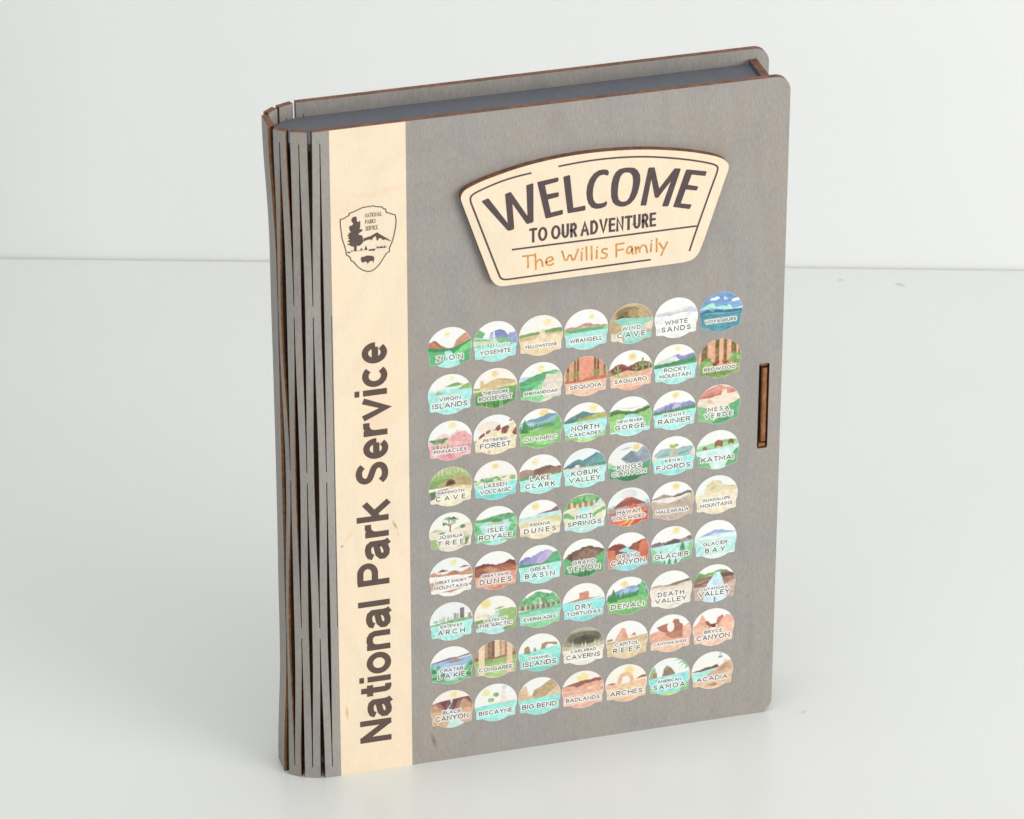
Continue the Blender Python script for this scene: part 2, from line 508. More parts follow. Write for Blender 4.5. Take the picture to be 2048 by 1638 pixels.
# a rounded nose along the tongue
nose = []
nseg = 8
for i in range(nseg + 1):
    a = math.pi * i / nseg
    nose.append((slot_x0 + 1.55 + (1 - math.cos(a)) * 1.25, 1.9 - 1.5 * math.sin(a) ** 0.5))
Vn = [(x * MM, y * MM, z * MM) for z in (zt0, zt1) for x, y in nose]
k = nseg + 1
Fn = [(i, i + 1, i + 1 + k, i + k) for i in range(nseg)] + [tuple(range(k - 1, -1, -1)), tuple(range(k, 2 * k))]
tongue = mesh_obj('latch_tongue', Vn, Fn, BROWN, front)
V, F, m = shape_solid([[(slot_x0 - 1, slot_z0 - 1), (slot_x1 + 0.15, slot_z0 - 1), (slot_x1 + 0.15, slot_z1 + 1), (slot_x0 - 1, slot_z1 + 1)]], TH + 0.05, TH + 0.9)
mesh_obj('slot_backing', V, F, [GAPSHADE, GAPSHADE], front, m)  # dark colour paints the gap's shade around the tongue
for za, zb in ((slot_z0 + 0.3, slot_z0 + 1.9), (slot_z1 - 1.6, slot_z1 - 0.3)):
    V, F, m = shape_solid([[(slot_x0 + 1.0, za), (slot_x1 - 0.6, za), (slot_x1 - 0.6, zb), (slot_x0 + 1.0, zb)]], 0.9, 2.6)
    mesh_obj('slot_block', V, F, [BROWN, BROWN], front, m)

# core of the box: boards closing head and foot, and the fore-edge wall
inner = [(187.6, TH + 0.1), (0.0, TH + 0.1), (-7.0, 5.75), (-11.6, 9.8), (-11.6, 20.5), (-7.0, DEP - 5.75), (0.0, DEP - TH - 0.1), (187.6, DEP - TH - 0.1)]
def board(name, z0, z1, mat):
    n = len(inner)
    V = [(x * MM, y * MM, z0 * MM) for x, y in inner] + [(x * MM, y * MM, z1 * MM) for x, y in inner]
    F = [tuple(range(n)), tuple(range(2 * n - 1, n - 1, -1))] + [(i, i + n, (i + 1) % n + n, (i + 1) % n) for i in range(n)]
    return mesh_obj(name, V, F, mat, book)
board('head_board', 290.5, 293.6, CORE)
board('foot_board', 6.0, 9.0, CORE)
def wavy_block():
    x0, x1, y0, y1, z0, z1 = 187.7, 190.9, TH + 0.08, DEP - TH - 0.08, 4.5, 295.6
    V = [(x * MM, y * MM, z * MM) for z in (z0, z1) for x, y in ((x0, y0), (x1, y0), (x1, y1), (x0, y1))]
    F = [(3, 2, 1, 0), (4, 5, 6, 7), (0, 1, 5, 4), (1, 2, 6, 5), (2, 3, 7, 6), (3, 0, 4, 7)]
    return mesh_obj('fore_edge_wall', V, F, [CORE, EDGE, GREY], book, [1, 1, 1, 2, 1, 0])
wavy_block()

# living-hinge spine: thin strips that twist between two sets of folds
def sstep(a, b, x):
    t = min(1, max(0, (x - a) / (b - a)))
    return t * t * (3 - 2 * t)
def bow(v): return sstep(0, 0.30, v) * (1 - sstep(0.64, 1.0, v))
KN = [0.0, 0.264, 0.517, 0.764, 1.0]
def twist(v):
    for i in range(4):
        if v <= KN[i + 1] or i == 3:
            t = (v - KN[i]) / (KN[i + 1] - KN[i])
            s = math.sin(math.pi / 2 * min(1, max(0, t))) ** 2
            return s if i % 2 == 0 else 1 - s
def lerp(a, b, t): return (a[0] + (b[0] - a[0]) * t, a[1] + (b[1] - a[1]) * t)
I0 = TH
def T_nodes(v):
    b = bow(v)
    return (3.3, I0), (-0.33, I0), (-7.45 + 0.9 * b, 5.35 - 0.1 * b), (-12.5 + 2.15 * b, 9.3)
def M_nodes(v):
    return (3.3, I0), (-3.7, 3.95), (-9.75, 6.9), (-10.4, 9.3)
def strip_ends(k, v):
    m0, j1, jab, jbc = T_nodes(v)
    n0, na, nb, nc = M_nodes(v)
    hT1, hT2 = lerp(j1, jab, .5), lerp(jab, jbc, .5)
    hM1, hM2 = lerp(n0, na, .5), lerp(na, nb, .5)
    T = [((X0, I0), m0), (m0, j1), (j1, hT1), (hT1, jab), (jab, hT2), (hT2, jbc)][k]
    M = [((X0, I0), n0), (n0, hM1), (hM1, na), (na, hM2), (hM2, nb), (nb, nc)][k]
    w = twist(v)
    return lerp(T[0], M[0], w), lerp(T[1], M[1], w)
def kerf_joint(v):
    w = twist(v)
    if abs(v - 0.264) < 0.0085 or abs(v - 0.764) < 0.0085: return 0.0
    return 0.36 + 0.75 * (1 - w) ** 1.3
def kerf_mid(v):
    w = twist(v)
    if v < 0.0175 or v > 0.9825 or abs(v - 0.5175) < 0.008: return 0.0
    return 0.36 + 0.55 * w ** 1.3
def kerf_seam(v):
    if v < 0.272 or v > 0.756: return 0.0
    return 0.45
VS = sorted(set([round(i / 56, 5) for i in range(57)] + [x + s for c, hw in ((0.264, 0.0085), (0.764, 0.0085), (0.5175, 0.008)) for x in (c - hw, c + hw) for s in (-2e-5, 2e-5)]
                + [0.0175 - 2e-5, 0.0175 + 2e-5, 0.9825 - 2e-5, 0.9825 + 2e-5, 0.272 - 2e-5, 0.272 + 2e-5, 0.756 - 2e-5, 0.756 + 2e-5]))
KF = [(kerf_seam, kerf_mid), (kerf_mid, kerf_joint), (kerf_joint, kerf_mid), (kerf_mid, kerf_joint), (kerf_joint, kerf_mid), (kerf_mid, kerf_joint)]
def build_strip(k, mirror):
    V, F, fm = [], [], []
    for v in VS:
        if k < 6:
            a, b = strip_ends(k, v)
            ka, kb = KF[k][0](v) / 2, KF[k][1](v) / 2
        else:
            w = twist(v)
            c = lerp(T_nodes(v)[3], M_nodes(v)[3], w)
            a, b = c, (c[0], DEP - c[1])
            ka = kb = kerf_joint(v) / 2
        d = Vector((b[0] - a[0], b[1] - a[1])); L = d.length; d /= L
        n = Vector((d.y, -d.x))                 # outward: front for d = -x
        if n.y > 0 and k < 6 or (k == 6 and n.x > 0): n = -n
        pa = Vector(a) + d * (ka - 0.004); pb = Vector(b) - d * (kb - 0.004)
        z = H * (1 - v)
        for q in (pa, pb, pb + n * TH * 0.62, pb + n * TH, pa + n * TH, pa + n * TH * 0.62):
            y = DEP - q.y if mirror else q.y
            V.append((q.x * MM, y * MM, z * MM))
    r = len(VS)
    for i in range(r - 1):
        for e in range(6):
            f = (6 * i + e, 6 * i + (e + 1) % 6, 6 * i + 6 + (e + 1) % 6, 6 * i + 6 + e)
            F.append(f if mirror else tuple(reversed(f)))
            fm.append((0, 3, 1, 0, 1, 3)[e])  # inner part of each slat edge is coloured dark as painted slit shade
    cap1, cap2 = (5, 4, 3, 2, 1, 0), tuple(6 * (r - 1) + i for i in range(6))
    F += [cap1 if mirror else tuple(reversed(cap1)), cap2 if mirror else tuple(reversed(cap2))]
    fm += [2, 2]
    return mesh_obj('spine_slat', V, F, [GREY, SLATEDGE, EDGE, GAPSHADE], book, fm)
for k in range(7):
    build_strip(k, False)
for k in range(6):
    build_strip(k, True)

# pale stripe with title and emblem
def strip_loop(x0, x1):
    return [(x0, 0.02), (x1, 0.02), (x1, H - 0.02), (x0, H - 0.02)]
V, F, m = shape_solid([strip_loop(X0 + 0.25, 37.75)], -0.06, -0.002)
stripe = mesh_obj('title_stripe', V, F, [MAPLE, MAPLE], book, m)
stripe['label'] = 'pale unstained stripe beside the spine'

YS = -0.10
TV, TF = text_fit('National Park Service', 13.45, 189.6, 0.20, True)
V = [((28.9 - b) * MM, (YS - l * LAY) * MM, (14.4 + a) * MM) for a, b, l in TV]
mesh_obj('title_lettering', V, TF, INK, stripe)

EK = 9.635
def em(pts): return traced(pts, 640, 390, EK, YS * MM)
outline = [(390, 480), (395, 470), (465, 455), (500, 425), (560, 395), (562, 355), (650, 325), (740, 280), (830, 240), (960, 220), (1020, 208), (1090, 225), (1195, 230), (1220, 262), (1262, 270), (1280, 340), (1345, 350), (1400, 372), (1450, 382), (1468, 500), (1455, 620), (1430, 760), (1400, 870), (1370, 950), (1335, 1020), (1340, 1090), (1280, 1125), (1220, 1220), (1150, 1330), (1060, 1425), (990, 1465), (920, 1475), (840, 1455), (760, 1410), (690, 1340), (635, 1275), (605, 1275), (575, 1195), (505, 1150), (500, 1080), (465, 960), (425, 840), (410, 720), (392, 580)]
tree = [(690, 410), (710, 440), (712, 500), (738, 525), (768, 490), (780, 540), (775, 620), (762, 655), (820, 665), (815, 695), (760, 730), (740, 765), (800, 775), (825, 800), (828, 850), (840, 880), (825, 920), (790, 960), (745, 985), (710, 975), (705, 1060), (720, 1085), (640, 1085), (655, 1050), (655, 1000), (600, 990), (575, 968), (530, 965), (535, 945), (580, 930), (560, 908), (530, 905), (545, 880), (575, 860), (530, 830), (562, 818), (520, 775), (562, 768), (545, 735), (592, 722), (560, 650), (565, 600), (622, 585), (640, 550), (605, 510), (605, 470), (630, 430)]
mount = [(836, 838), (980, 790), (1060, 740), (1100, 720), (1140, 745), (1240, 805), (1300, 835), (1370, 885), (1330, 885), (1260, 855), (1215, 870), (1170, 830), (1140, 835), (1110, 885), (1090, 870), (1075, 790), (1030, 820), (985, 885), (975, 855), (900, 870), (842, 898)]
bison = [(785, 1220), (800, 1195), (850, 1190), (900, 1165), (960, 1168), (1020, 1175), (1050, 1205), (1045, 1240), (1035, 1310), (1026, 1310), (1020, 1270), (970, 1275), (945, 1295), (920, 1330), (905, 1300), (870, 1280), (845, 1300), (820, 1305), (795, 1280)]
small = [[(600, 1080), (615, 1048), (630, 1080)], [(775, 1065), (797, 1010), (820, 1062)], [(855, 1058), (885, 965), (915, 1052)],
         [(930, 1050), (1075, 1030), (1055, 1072), (945, 1077)], [(525, 1106), (592, 1096), (570, 1125), (540, 1123)],
         [(1085, 1030), (1098, 975), (1122, 1005), (1150, 998), (1190, 978), (1212, 1003), (1245, 970), (1268, 1003), (1305, 995), (1265, 1015)]]
parts = [stroke(em(outline), 0.46, YS, closed=True)]
parts += [flat_shape([em(s)], YS) for s in [tree, mount, bison] + small]
parts.append(stroke(em([(515, 1103), (640, 1088)]), 0.2, YS))
parts.append(stroke(em([(722, 1078), (850, 1060), (930, 1052)]), 0.16, YS))
emb_txt = []
for s, p0, p1, hh in (('NATIONAL', (865, 440), (1193, 400), 72), ('PARKS', (868, 562), (1073, 540), 72), ('SERVICE', (872, 692), (1118, 664), 74)):
    q0, q1 = [Vector(q) for q in em([p0, p1])]
    TV, TF = text_fit(s, hh / EK * 0.262, (q1 - q0).length, 0.15)
    d = (q1 - q0).normalized()
    V = [((q0.x + d.x * a - d.y * b) * MM, (YS - l * LAY) * MM, (q0.y + d.y * a + d.x * b) * MM) for a, b, l in TV]
    parts.append((V, TF))
V, F = merge(parts)
mesh_obj('arrowhead_emblem', V, F, INKE, stripe)

# welcome plaque
PY = -3.0
PK = 3.531
def pq(pts): return traced(pts, 900, 270, PK, PY * MM)
def smooth_loop(P, it=2, closed=True):
    for _ in range(it):
        Q = []
        n = len(P)
        for i in range(n if closed else n - 1):
            a, b = P[i], P[(i + 1) % n]
            Q += [lerp(a, b, 0.25), lerp(a, b, 0.75)]
        if not closed:
            Q = [P[0]] + Q[1:-1] + [P[-1]]
        P = Q
    return P
pl = [(75, 455), (79, 425), (98, 395), (130, 374), (200, 338), (280, 305), (480, 233), (700, 175), (900, 138), (1100, 115), (1300, 103), (1500, 104), (1700, 119), (1850, 143), (1920, 164), (1952, 185), (1970, 212), (1967, 245), (1945, 305), (1800, 725), (1765, 819), (1745, 850), (1718, 876), (1690, 889), (1640, 902), (1300, 946), (500, 1052), (400, 1065), (360, 1069), (320, 1056), (290, 1020), (270, 970), (100, 520)]
pl2 = smooth_loop(pq(pl), 2)
if sum(pl2[i][0] * pl2[(i + 1) % len(pl2)][1] - pl2[(i + 1) % len(pl2)][0] * pl2[i][1] for i in range(len(pl2))) < 0:
    pl2 = pl2[::-1]
V, F, m = shape_solid([pl2], PY, -0.02)
plaque = mesh_obj('welcome_plaque', V, F, [MAPLE, EDGE], book, m)
plaque['label'] = 'raised pale wooden plaque with arched top and dark welcome lettering'
YP = PY - 0.04
def za(pts): return traced(pts, 940, 320, 6.827, YP * MM)
def zb(pts): return traced(pts, 1180, 300, 6.827, YP * MM)
glyphs = [
 [za([(160, 570), (170, 556), (240, 525), (256, 528), (515, 860), (478, 472), (490, 460), (548, 438), (562, 442), (785, 765), (768, 352), (778, 342), (855, 318), (866, 324), (868, 838), (858, 852), (785, 875), (768, 866), (580, 600), (605, 932), (595, 948), (532, 968), (508, 958)])],
 [za([(918, 312), (930, 298), (1198, 238), (1210, 246), (1208, 285), (1195, 298), (1025, 345), (1050, 470), (1200, 440), (1213, 450), (1213, 495), (1200, 505), (1065, 540), (1105, 718), (1258, 680), (1270, 690), (1270, 736), (1255, 746), (1042, 800), (1030, 792)])],
 [za([(1273, 237), (1285, 225), (1355, 205), (1367, 213), (1412, 655), (1565, 622), (1578, 630), (1578, 680), (1565, 690), (1345, 728), (1332, 720)])],
 [za([(1900, 165), (1880, 135), (1830, 128), (1760, 140), (1690, 185), (1630, 270), (1600, 350), (1588, 440), (1595, 530), (1620, 600), (1660, 650), (1720, 668), (1790, 660), (1850, 635), (1872, 600), (1870, 570), (1855, 562), (1835, 580), (1790, 592), (1740, 595), (1710, 580), (1685, 535), (1678, 470), (1682, 400), (1700, 320), (1735, 250), (1780, 210), (1830, 200), (1870, 212), (1890, 206)])],
 [zb([(545, 238), (610, 245), (655, 280), (685, 340), (688, 420), (675, 500), (650, 590), (610, 670), (550, 735), (480, 770), (410, 775), (350, 755), (310, 715), (290, 650), (285, 560), (292, 460), (315, 370), (350, 305), (400, 262), (470, 243)]),
  zb([(520, 308), (550, 315), (578, 350), (588, 410), (582, 490), (565, 570), (535, 650), (500, 695), (455, 708), (415, 700), (390, 670), (380, 610), (383, 530), (393, 450), (415, 370), (445, 325), (480, 308)])],
 [zb([(690, 750), (795, 255), (805, 240), (875, 236), (885, 242), (945, 525), (1150, 258), (1160, 250), (1230, 252), (1240, 262), (1072, 762), (1062, 770), (995, 770), (985, 762), (1105, 425), (935, 645), (920, 655), (890, 652), (882, 640), (838, 400), (770, 750), (760, 758), (698, 760)])],
 [zb([(1135, 770), (1310, 275), (1325, 264), (1588, 290), (1594, 300), (1578, 350), (1565, 355), (1390, 335), (1338, 475), (1470, 495), (1478, 505), (1460, 550), (1445, 553), (1308, 540), (1240, 730), (1378, 742), (1388, 752), (1365, 800), (1352, 806), (1145, 780)])],
]
V, F = merge([flat_shape(g, YP) for g in glyphs])
mesh_obj('welcome_lettering', V, F, INKD, plaque)
def zc(pts): return traced(pts, 1000, 440, 5.12, YP * MM)
q0, q1 = [Vector(q) for q in zc([(300, 236), (1598, 66)])]
TV, TF = text_fit('TO OUR ADVENTURE', 128 / 5.12 * 0.262, (q1 - q0).length, 0.20)
d = (q1 - q0).normalized()
V = [((q0.x + d.x * a - d.y * b) * MM, (YP - l * LAY) * MM, (q0.y + d.y * a + d.x * b) * MM) for a, b, l in TV]
mesh_obj('subtitle_lettering', V, TF, INKD, plaque)
name_strokes = [
 [(232, 372), (345, 360)], [(285, 366), (288, 490)],
 [(362, 345), (368, 510)], [(368, 445), (388, 412), (414, 404), (432, 424), (438, 475)],
 [(472, 436), (548, 408), (533, 380), (502, 380), (475, 405), (470, 440), (485, 462), (515, 465), (548, 446)],
 [(635, 318), (674, 440), (718, 335), (752, 436), (802, 298)],
 [(838, 325), (835, 415)], [(885, 275), (888, 412)], [(938, 268), (940, 408)], [(992, 310), (990, 395)],
 [(1100, 298), (1070, 292), (1042, 310), (1050, 335), (1090, 345), (1100, 368), (1075, 392), (1032, 392)],
 [(1270, 238), (1190, 250), (1192, 380)], [(1190, 312), (1262, 300)],
 [(1354, 275), (1325, 272), (1300, 300), (1300, 335), (1320, 345), (1345, 325), (1354, 280), (1355, 330), (1365, 350)],
 [(1385, 275), (1395, 345)], [(1394, 305), (1412, 274), (1425, 285), (1432, 332)], [(1431, 300), (1450, 262), (1478, 255), (1498, 272), (1508, 335)],
 [(1550, 240), (1545, 325)], [(1605, 190), (1605, 325)], [(1632, 235), (1668, 290)], [(1714, 225), (1650, 362)]]
parts = []
for i, s in enumerate(name_strokes):
    P = zc(s)
    if len(P) > 3:
        P = smooth_loop(P, 1, closed=False)
    parts.append(stroke(P, 0.74, YP - 0.0012 * (i + 1), ends=0.2))
for (x, y) in ((846, 297), (998, 280), (1553, 212)):
    c = zc([(x, y)])[0]
    parts.append(flat_shape([[(c[0] + 0.42 * math.cos(a), c[1] + 0.42 * math.sin(a)) for a in [i * math.pi / 4 for i in range(8)]]], YP - 0.001))
V, F = merge(parts)
mesh_obj('name_lettering', V, F, ORANGE, plaque)
lines = [smooth_loop(pq([(575, 268), (480, 290), (380, 320), (280, 360), (200, 397), (160, 420), (144, 440), (144, 468), (160, 510), (250, 740), (345, 985), (357, 1010), (378, 1021), (420, 1019), (900, 950), (1418, 880)]), 2, False),
         smooth_loop(pq([(765, 222), (900, 195), (1050, 172), (1200, 158), (1350, 152), (1500, 157), (1650, 170), (1780, 188), (1868, 207), (1893, 226), (1888, 258), (1850, 360), (1745, 655), (1690, 820)]), 2, False),
         pq([(437, 810), (1742, 642)])]
for i, l in enumerate(lines):
    V, F = stroke(l, 0.78, YP - 0.002 * (i == 2))
    mesh_obj('border_line', V, F, INKD, plaque)

# ------------------------------------------------------------------ the printed badges
U0, V0, DU, DV = 55.03, 197.17, 19.04, 21.52
BR = 9.25                                        # badge radius in mm
class Art:
    """paints flat colours onto sample points (u, v) of one badge, radius 1"""
    def __init__(s, U, Vv, seed):
        s.U, s.V = U, Vv
        s.rng = random.Random(seed)
        s.C = np.zeros((len(U), 3))
    def nz(s, amp, f=5.0):
        r = s.rng
        n = np.zeros(len(s.U))
        for i in range(8):
            a, k, p = r.uniform(0, 6.28), f * r.uniform(0.6, 5.5), r.uniform(0, 6.28)
            n += np.sin((s.U * math.cos(a) + s.V * math.sin(a)) * k + p)
        return 1 + amp * n / 2.4
    def put(s, mask, col, amp=0.07, a=1.0):
        c = np.array(lin(col))[None, :] * s.nz(amp)[:, None]
        w = (mask * a)[:, None]
        s.C = s.C * (1 - w) + c * w
    def inside(s, P):
        c = np.zeros(len(s.U), bool)
        n = len(P)
        for i in range(n):
            (x0, y0), (x1, y1) = P[i], P[(i + 1) % n]
            if y0 == y1: continue
            cr = ((y0 > s.V) != (y1 > s.V))
            c ^= cr & (s.U < (x1 - x0) * (s.V - y0) / (y1 - y0) + x0)
        return c.astype(float)
    def sky(s, col='f8f8f3', low='f4efe6'):
        s.put(np.ones(len(s.U)), col, 0.01)
        s.put(np.clip(0.5 - s.V * 0.9, 0, 1) * 0.7, low, 0.02)
    def P(s, col, pts, amp=0.07, a=1.0):
        s.put(s.inside([tuple(p) for p in pts]), col, amp, a)
    def R(s, col, pts, rough=0.03, amp=0.07, base=-1.2):
        Q = []
        for i in range(len(pts) - 1):
            for t in range(4):
                x, y = lerp(pts[i], pts[i + 1], t / 4)
                Q.append((x, y + (s.rng.uniform(-rough, rough) if t else 0)))
        Q += [pts[-1], (pts[-1][0], base), (pts[0][0], base)]
        s.P(col, Q, amp)
    def S(s, x, y, r=0.12, col='f8e99c'):
        d = np.hypot(s.U - x, s.V - y)
        s.put(np.clip((r * 1.5 - d) / (r * 0.8), 0, 1), col, 0.03, 0.85)
    def E(s, col, x, y, rx, ry, amp=0.08, a=1.0):
        d = np.hypot((s.U - x) / rx, (s.V - y) / ry)
        s.put(np.clip((1.0 - d) * 6 + 0.5, 0, 1), col, amp, a)
    def B(s, col, x0, x1, y0, y1, amp=0.08):
        s.P(col, [(x0, y0), (x1, y0), (x1, y1), (x0, y1)], amp)
    def T(s, col, x0, x1, y, h, n, y2=None):
        for i in range(n):
            t = (i + 0.5) / n
            x = x0 + (x1 - x0) * t + s.rng.uniform(-.02, .02)
            b = y + ((y2 if y2 is not None else y) - y) * t
            hh = h * s.rng.uniform(0.65, 1.15); w = hh * 0.26 + 0.015
            s.P(col, [(x - w, b), (x - w * .45, b + hh * .42), (x - w * .7, b + hh * .40), (x, b + hh), (x + w * .7, b + hh * .40), (x + w * .45, b + hh * .42), (x + w, b)], 0.12)
    def blobs(s, cols, x0, x1, y0, y1, r, n):
        for i in range(n):
            s.E(s.rng.choice(cols), s.rng.uniform(x0, x1), s.rng.uniform(y0, y1), r * s.rng.uniform(.6, 1.3), r * s.rng.uniform(.5, 1.0), 0.12)
    def waves(s, col, y0, y1, n, a=0.5):
        for i in range(n):
            y = s.rng.uniform(y0, y1); x = s.rng.uniform(-1, .7)
            s.E(col, x, y, s.rng.uniform(.15, .45), s.rng.uniform(.012, .03), 0.05, a)

AQ, SEA, GR, DG, LG = 'b4f0e8', '93e4de', '7cc98d', '5aa36d', '9bdc9c'
def zion(b):
    b.sky(); b.S(-.1, .66, .1)
    b.R('c98b6c', [(-1, .3), (-.75, .42), (-.62, .4), (-.4, .15), (-.05, -.02), (.1, -.02)]); b.P('b07458', [(-.75, .4), (-.62, .4), (-.3, .05), (-.15, 0), (-.45, .05)])
    b.R('d9a688', [(.15, -.05), (.3, .35), (.5, .5), (.75, .65), (1, .5)])
    b.R('4fa06c', [(-1, .1), (-.6, .02), (0, -.05), (.3, .02), (.6, .15), (1, .35)])
    b.R('6fc486', [(-1, -.1), (-.5, -.15), (-.2, -.25), (-.3, -.8)]); b.R('8cdf98', [(.2, -.3), (.5, -.05), (.75, .1), (1, .25)]); b.R('66b87e', [(.2, -.7), (.6, -.3), (1, -.1)])
    b.P(AQ, [(-.25, -.18), (0, -.15), (.12, -.25), (.2, -.45), (.45, -.75), (.5, -1.1), (-.65, -1.1), (-.6, -.85), (-.1, -.6), (-.18, -.35)])
def yosemite(b):
    b.sky(); b.P('8f9ccb', [(-.3, .1), (-.2, .45), (0, .55), (.2, .58), (.4, .5), (.55, .3), (.6, .05)]); b.P('a3acd6', [(.5, -.1), (.6, .35), (.8, .35), (1, .45), (1, -.2)])
    b.P('b9c2e2', [(-.3, .2), (-.1, .45), (.05, .2)]); b.B('f0f4fa', -.08, -.03, .15, .5)
    b.P('7fbf8a', [(-1, .3), (-.75, .68), (-.45, .45), (-.6, .2), (-1, .15)]); b.P('d9e6cf', [(-1, .3), (-.4, .2), (.1, .15), (.5, .1), (.5, -.1), (-1, -.2)]); b.P('8fcf95', [(-1, .25), (-.2, .12), (-.2, .05), (-1, .12)])
    b.P('8cc894', [(0, .1), (.2, .2), (.6, .1), (.7, -.1), (.2, -.1)]); b.T('7fbf85', -1, 1, -.25, .16, 16); b.R(AQ, [(-1.1, -.22), (1.1, -.22)], .01); b.waves('9fe8e0', -1, -.5, 5)
def yellowstone(b):
    b.sky('f8f6ea'); b.S(.3, .62, .14); b.R('86ac6a', [(-1, .1), (-.5, .18), (-.1, .2), (0, .1), (.2, .25), (.6, .3), (1, .28)], .02); b.R('dcc69c', [(-1, -.02), (-.3, .05), (.3, .1), (1, .08)], .01)
    b.P('f0ddba', [(-.4, -.3), (-.05, .1), (0, .3), (.15, .3), (.2, .08), (.5, -.25)]); b.R('f3dfbb', [(-1, -.22), (-.3, -.16), (.2, -.02), (1, 0)], .02); b.E('f3d6a8', 0, -.7, .9, .3, .04, .6)
def wrangell(b):
    b.sky(); b.S(.25, .62, .11); b.R('cfa096', [(-1, .12), (-.7, .22), (-.5, .16), (-.15, .3), (.1, .33), (.35, .2), (1, .12)]); b.R('e2bfae', [(-.4, .05), (-.1, .2), (.1, .12), (.4, .1)])
    b.R('6cc07f', [(-1, .02), (0, .1), (.4, .06), (1, .08)], .02); b.R('b8ece6', [(-1.1, -.12), (1.1, -.06)], .01); b.P('a5e08e', [(-1, -.15), (-.95, .0), (-.78, -.05), (-.8, -.2)]); b.P('a5e08e', [(.8, -.05), (.85, .1), (1, .1), (1, -.05)]); b.waves('98e0da', -.9, -.3, 7)
def windcave(b):
    b.put(np.ones(len(b.U)), 'd8c39c'); b.R('c9b288', [(-1, .9), (1, .9)]); b.E('a18a5c', -.1, .5, .62, .34); b.E('8d7650', -.3, .42, .3, .2); b.E('b59e72', .2, .5, .35, .25); b.P('715c3e', [(-.75, .3), (-.4, .45), (-.3, .3), (-.6, .25)])
    b.E('cdb58b', .55, .5, .25, .3); b.P('9edccb', [(-.85, .25), (-.4, .33), (.4, .22), (1, .2), (.95, -.1), (.5, -.25), (.6, -.5), (1, -.5), (.8, -1.1), (-.3, -1.1), (-.35, -.6), (-.5, -.3), (-.45, .0)])
    b.P('c8b184', [(-1, .3), (-.75, .1), (-.45, -.05), (-.4, -.35), (-1, -.5)]); b.P('efe0c4', [(-1, -.4), (-.5, -.45), (-.3, -1.1), (-1, -1.1)]); b.P('eadbbd', [(1, .1), (.6, -.1), (.5, -.3), (1, -.4)]); b.waves('bfeee0', -1, .2, 8)
def whitesands(b):
    b.sky('f8f9f6'); b.R('dfe3e6', [(-1, .3), (-.5, .35), (0, .38), (.5, .5), (1, .45)]); b.R('cfd5da', [(-1, .22), (-.4, .25), (.2, .3), (.6, .42), (1, .32)], .02); b.R('f6f6f3', [(-1, .2), (-.3, .12), (.2, .24), (1, .18)], .02); b.E('eceeec', -.6, -.1, .5, .1, .02, .7)
def voyageurs(b):
    b.put(np.ones(len(b.U)), '7ea6d3', .06); b.R('8fb4dd', [(-1, .4), (1, .5)]); 
    b.R('aef0d8', [(-1, .2), (-.6, .45), (-.4, .5), (-.2, .28), (.2, .3), (.3, .15)], base=.1); b.R('b6f2d8', [(.1, .2), (.4, .35), (.55, .12), (1, .2)], base=.05); b.P('83a9d6', [(-1, .18), (-.4, .22), (.1, .12), (.6, .05), (1, .1), (1, -.05), (-1, 0)])
    for x, y, r in ((-.32, .68, .2), (-.2, .72, .13), (.72, .55, .2), (.62, .52, .14)): b.E('eef6fb', x, y, r, .07)
    b.E('eef6fb', .22, .68, .1, .1); b.E('7ea6d3', .27, .72, .08, .08)
    b.R('4f7aa8', [(-1, .05), (-.6, .18), (-.4, .05), (-.15, .16), (.1, .05), (.5, .08), (1, .05)]); b.R('5a9f98', [(-1, -.02), (-.3, .0), (.1, -.05), (.2, -.15)], base=-.2); b.R('5d9cab', [(-1.1, -.16), (.2, -.12), (1.1, .02)], .01); b.R('5f9fb0', [(-1.1, -.5), (1.1, -.5)]); b.waves('8fd0d0', -.9, 0, 14); b.waves('4b8799', -.95, 0, 8)
def virgin(b):
    b.sky('f8f7ef'); b.S(.08, .8, .08); b.R('d5f1ea', [(-1.1, .28), (1.1, .34)], .01); b.R(AQ, [(-1.1, .18), (1.1, .3)], .01); b.P('8db064', [(-.25, .37), (.1, .52), (.35, .55), (.6, .42), (.3, .36)]); b.P('9fbf6a', [(.35, .18), (.6, .38), (.9, .5), (1, .2)]); b.P('cdbb8b', [(-.75, .05), (-.55, .18), (-.3, .1), (-.35, .02)]); b.P('e3cdb0', [(-.1, .05), (.1, .1), (.2, .02)]); b.waves('a0e6e2', -.9, .1, 6)
def roosevelt(b):
    b.sky('f8f4e8'); b.S(-.02, .72, .14, 'f5d98b'); b.P('dcc592', [(-.7, .0), (-.68, .45), (-.55, .45), (-.5, .25), (-.2, .4), (.1, .48), (.5, .42), (.9, .3), (1, .0)]); b.P('b9a063', [(.1, .48), (.5, .4), (.75, .3), (.3, .38)]); b.R('e8d6aa', [(-1, -.02), (0, .12), (1, .2)]); b.P('9bbf7a', [(-1, .1), (-.7, .08), (-.7, 0), (-1, 0)])
    b.R('84b36c', [(-1, -.12), (0, -.05), (1, .06)]); b.R('5d9a56', [(-1, -.3), (1, -.3)], .05)
    for i in range(16): b.P(b.rng.choice(['a4cf86', '4a8a4c', '79b366']), [(-.9 + i * .12, -1), (-.88 + i * .12 + b.rng.uniform(-.1, .1), -.3 - b.rng.uniform(0, .3)), (-.84 + i * .12, -1)])
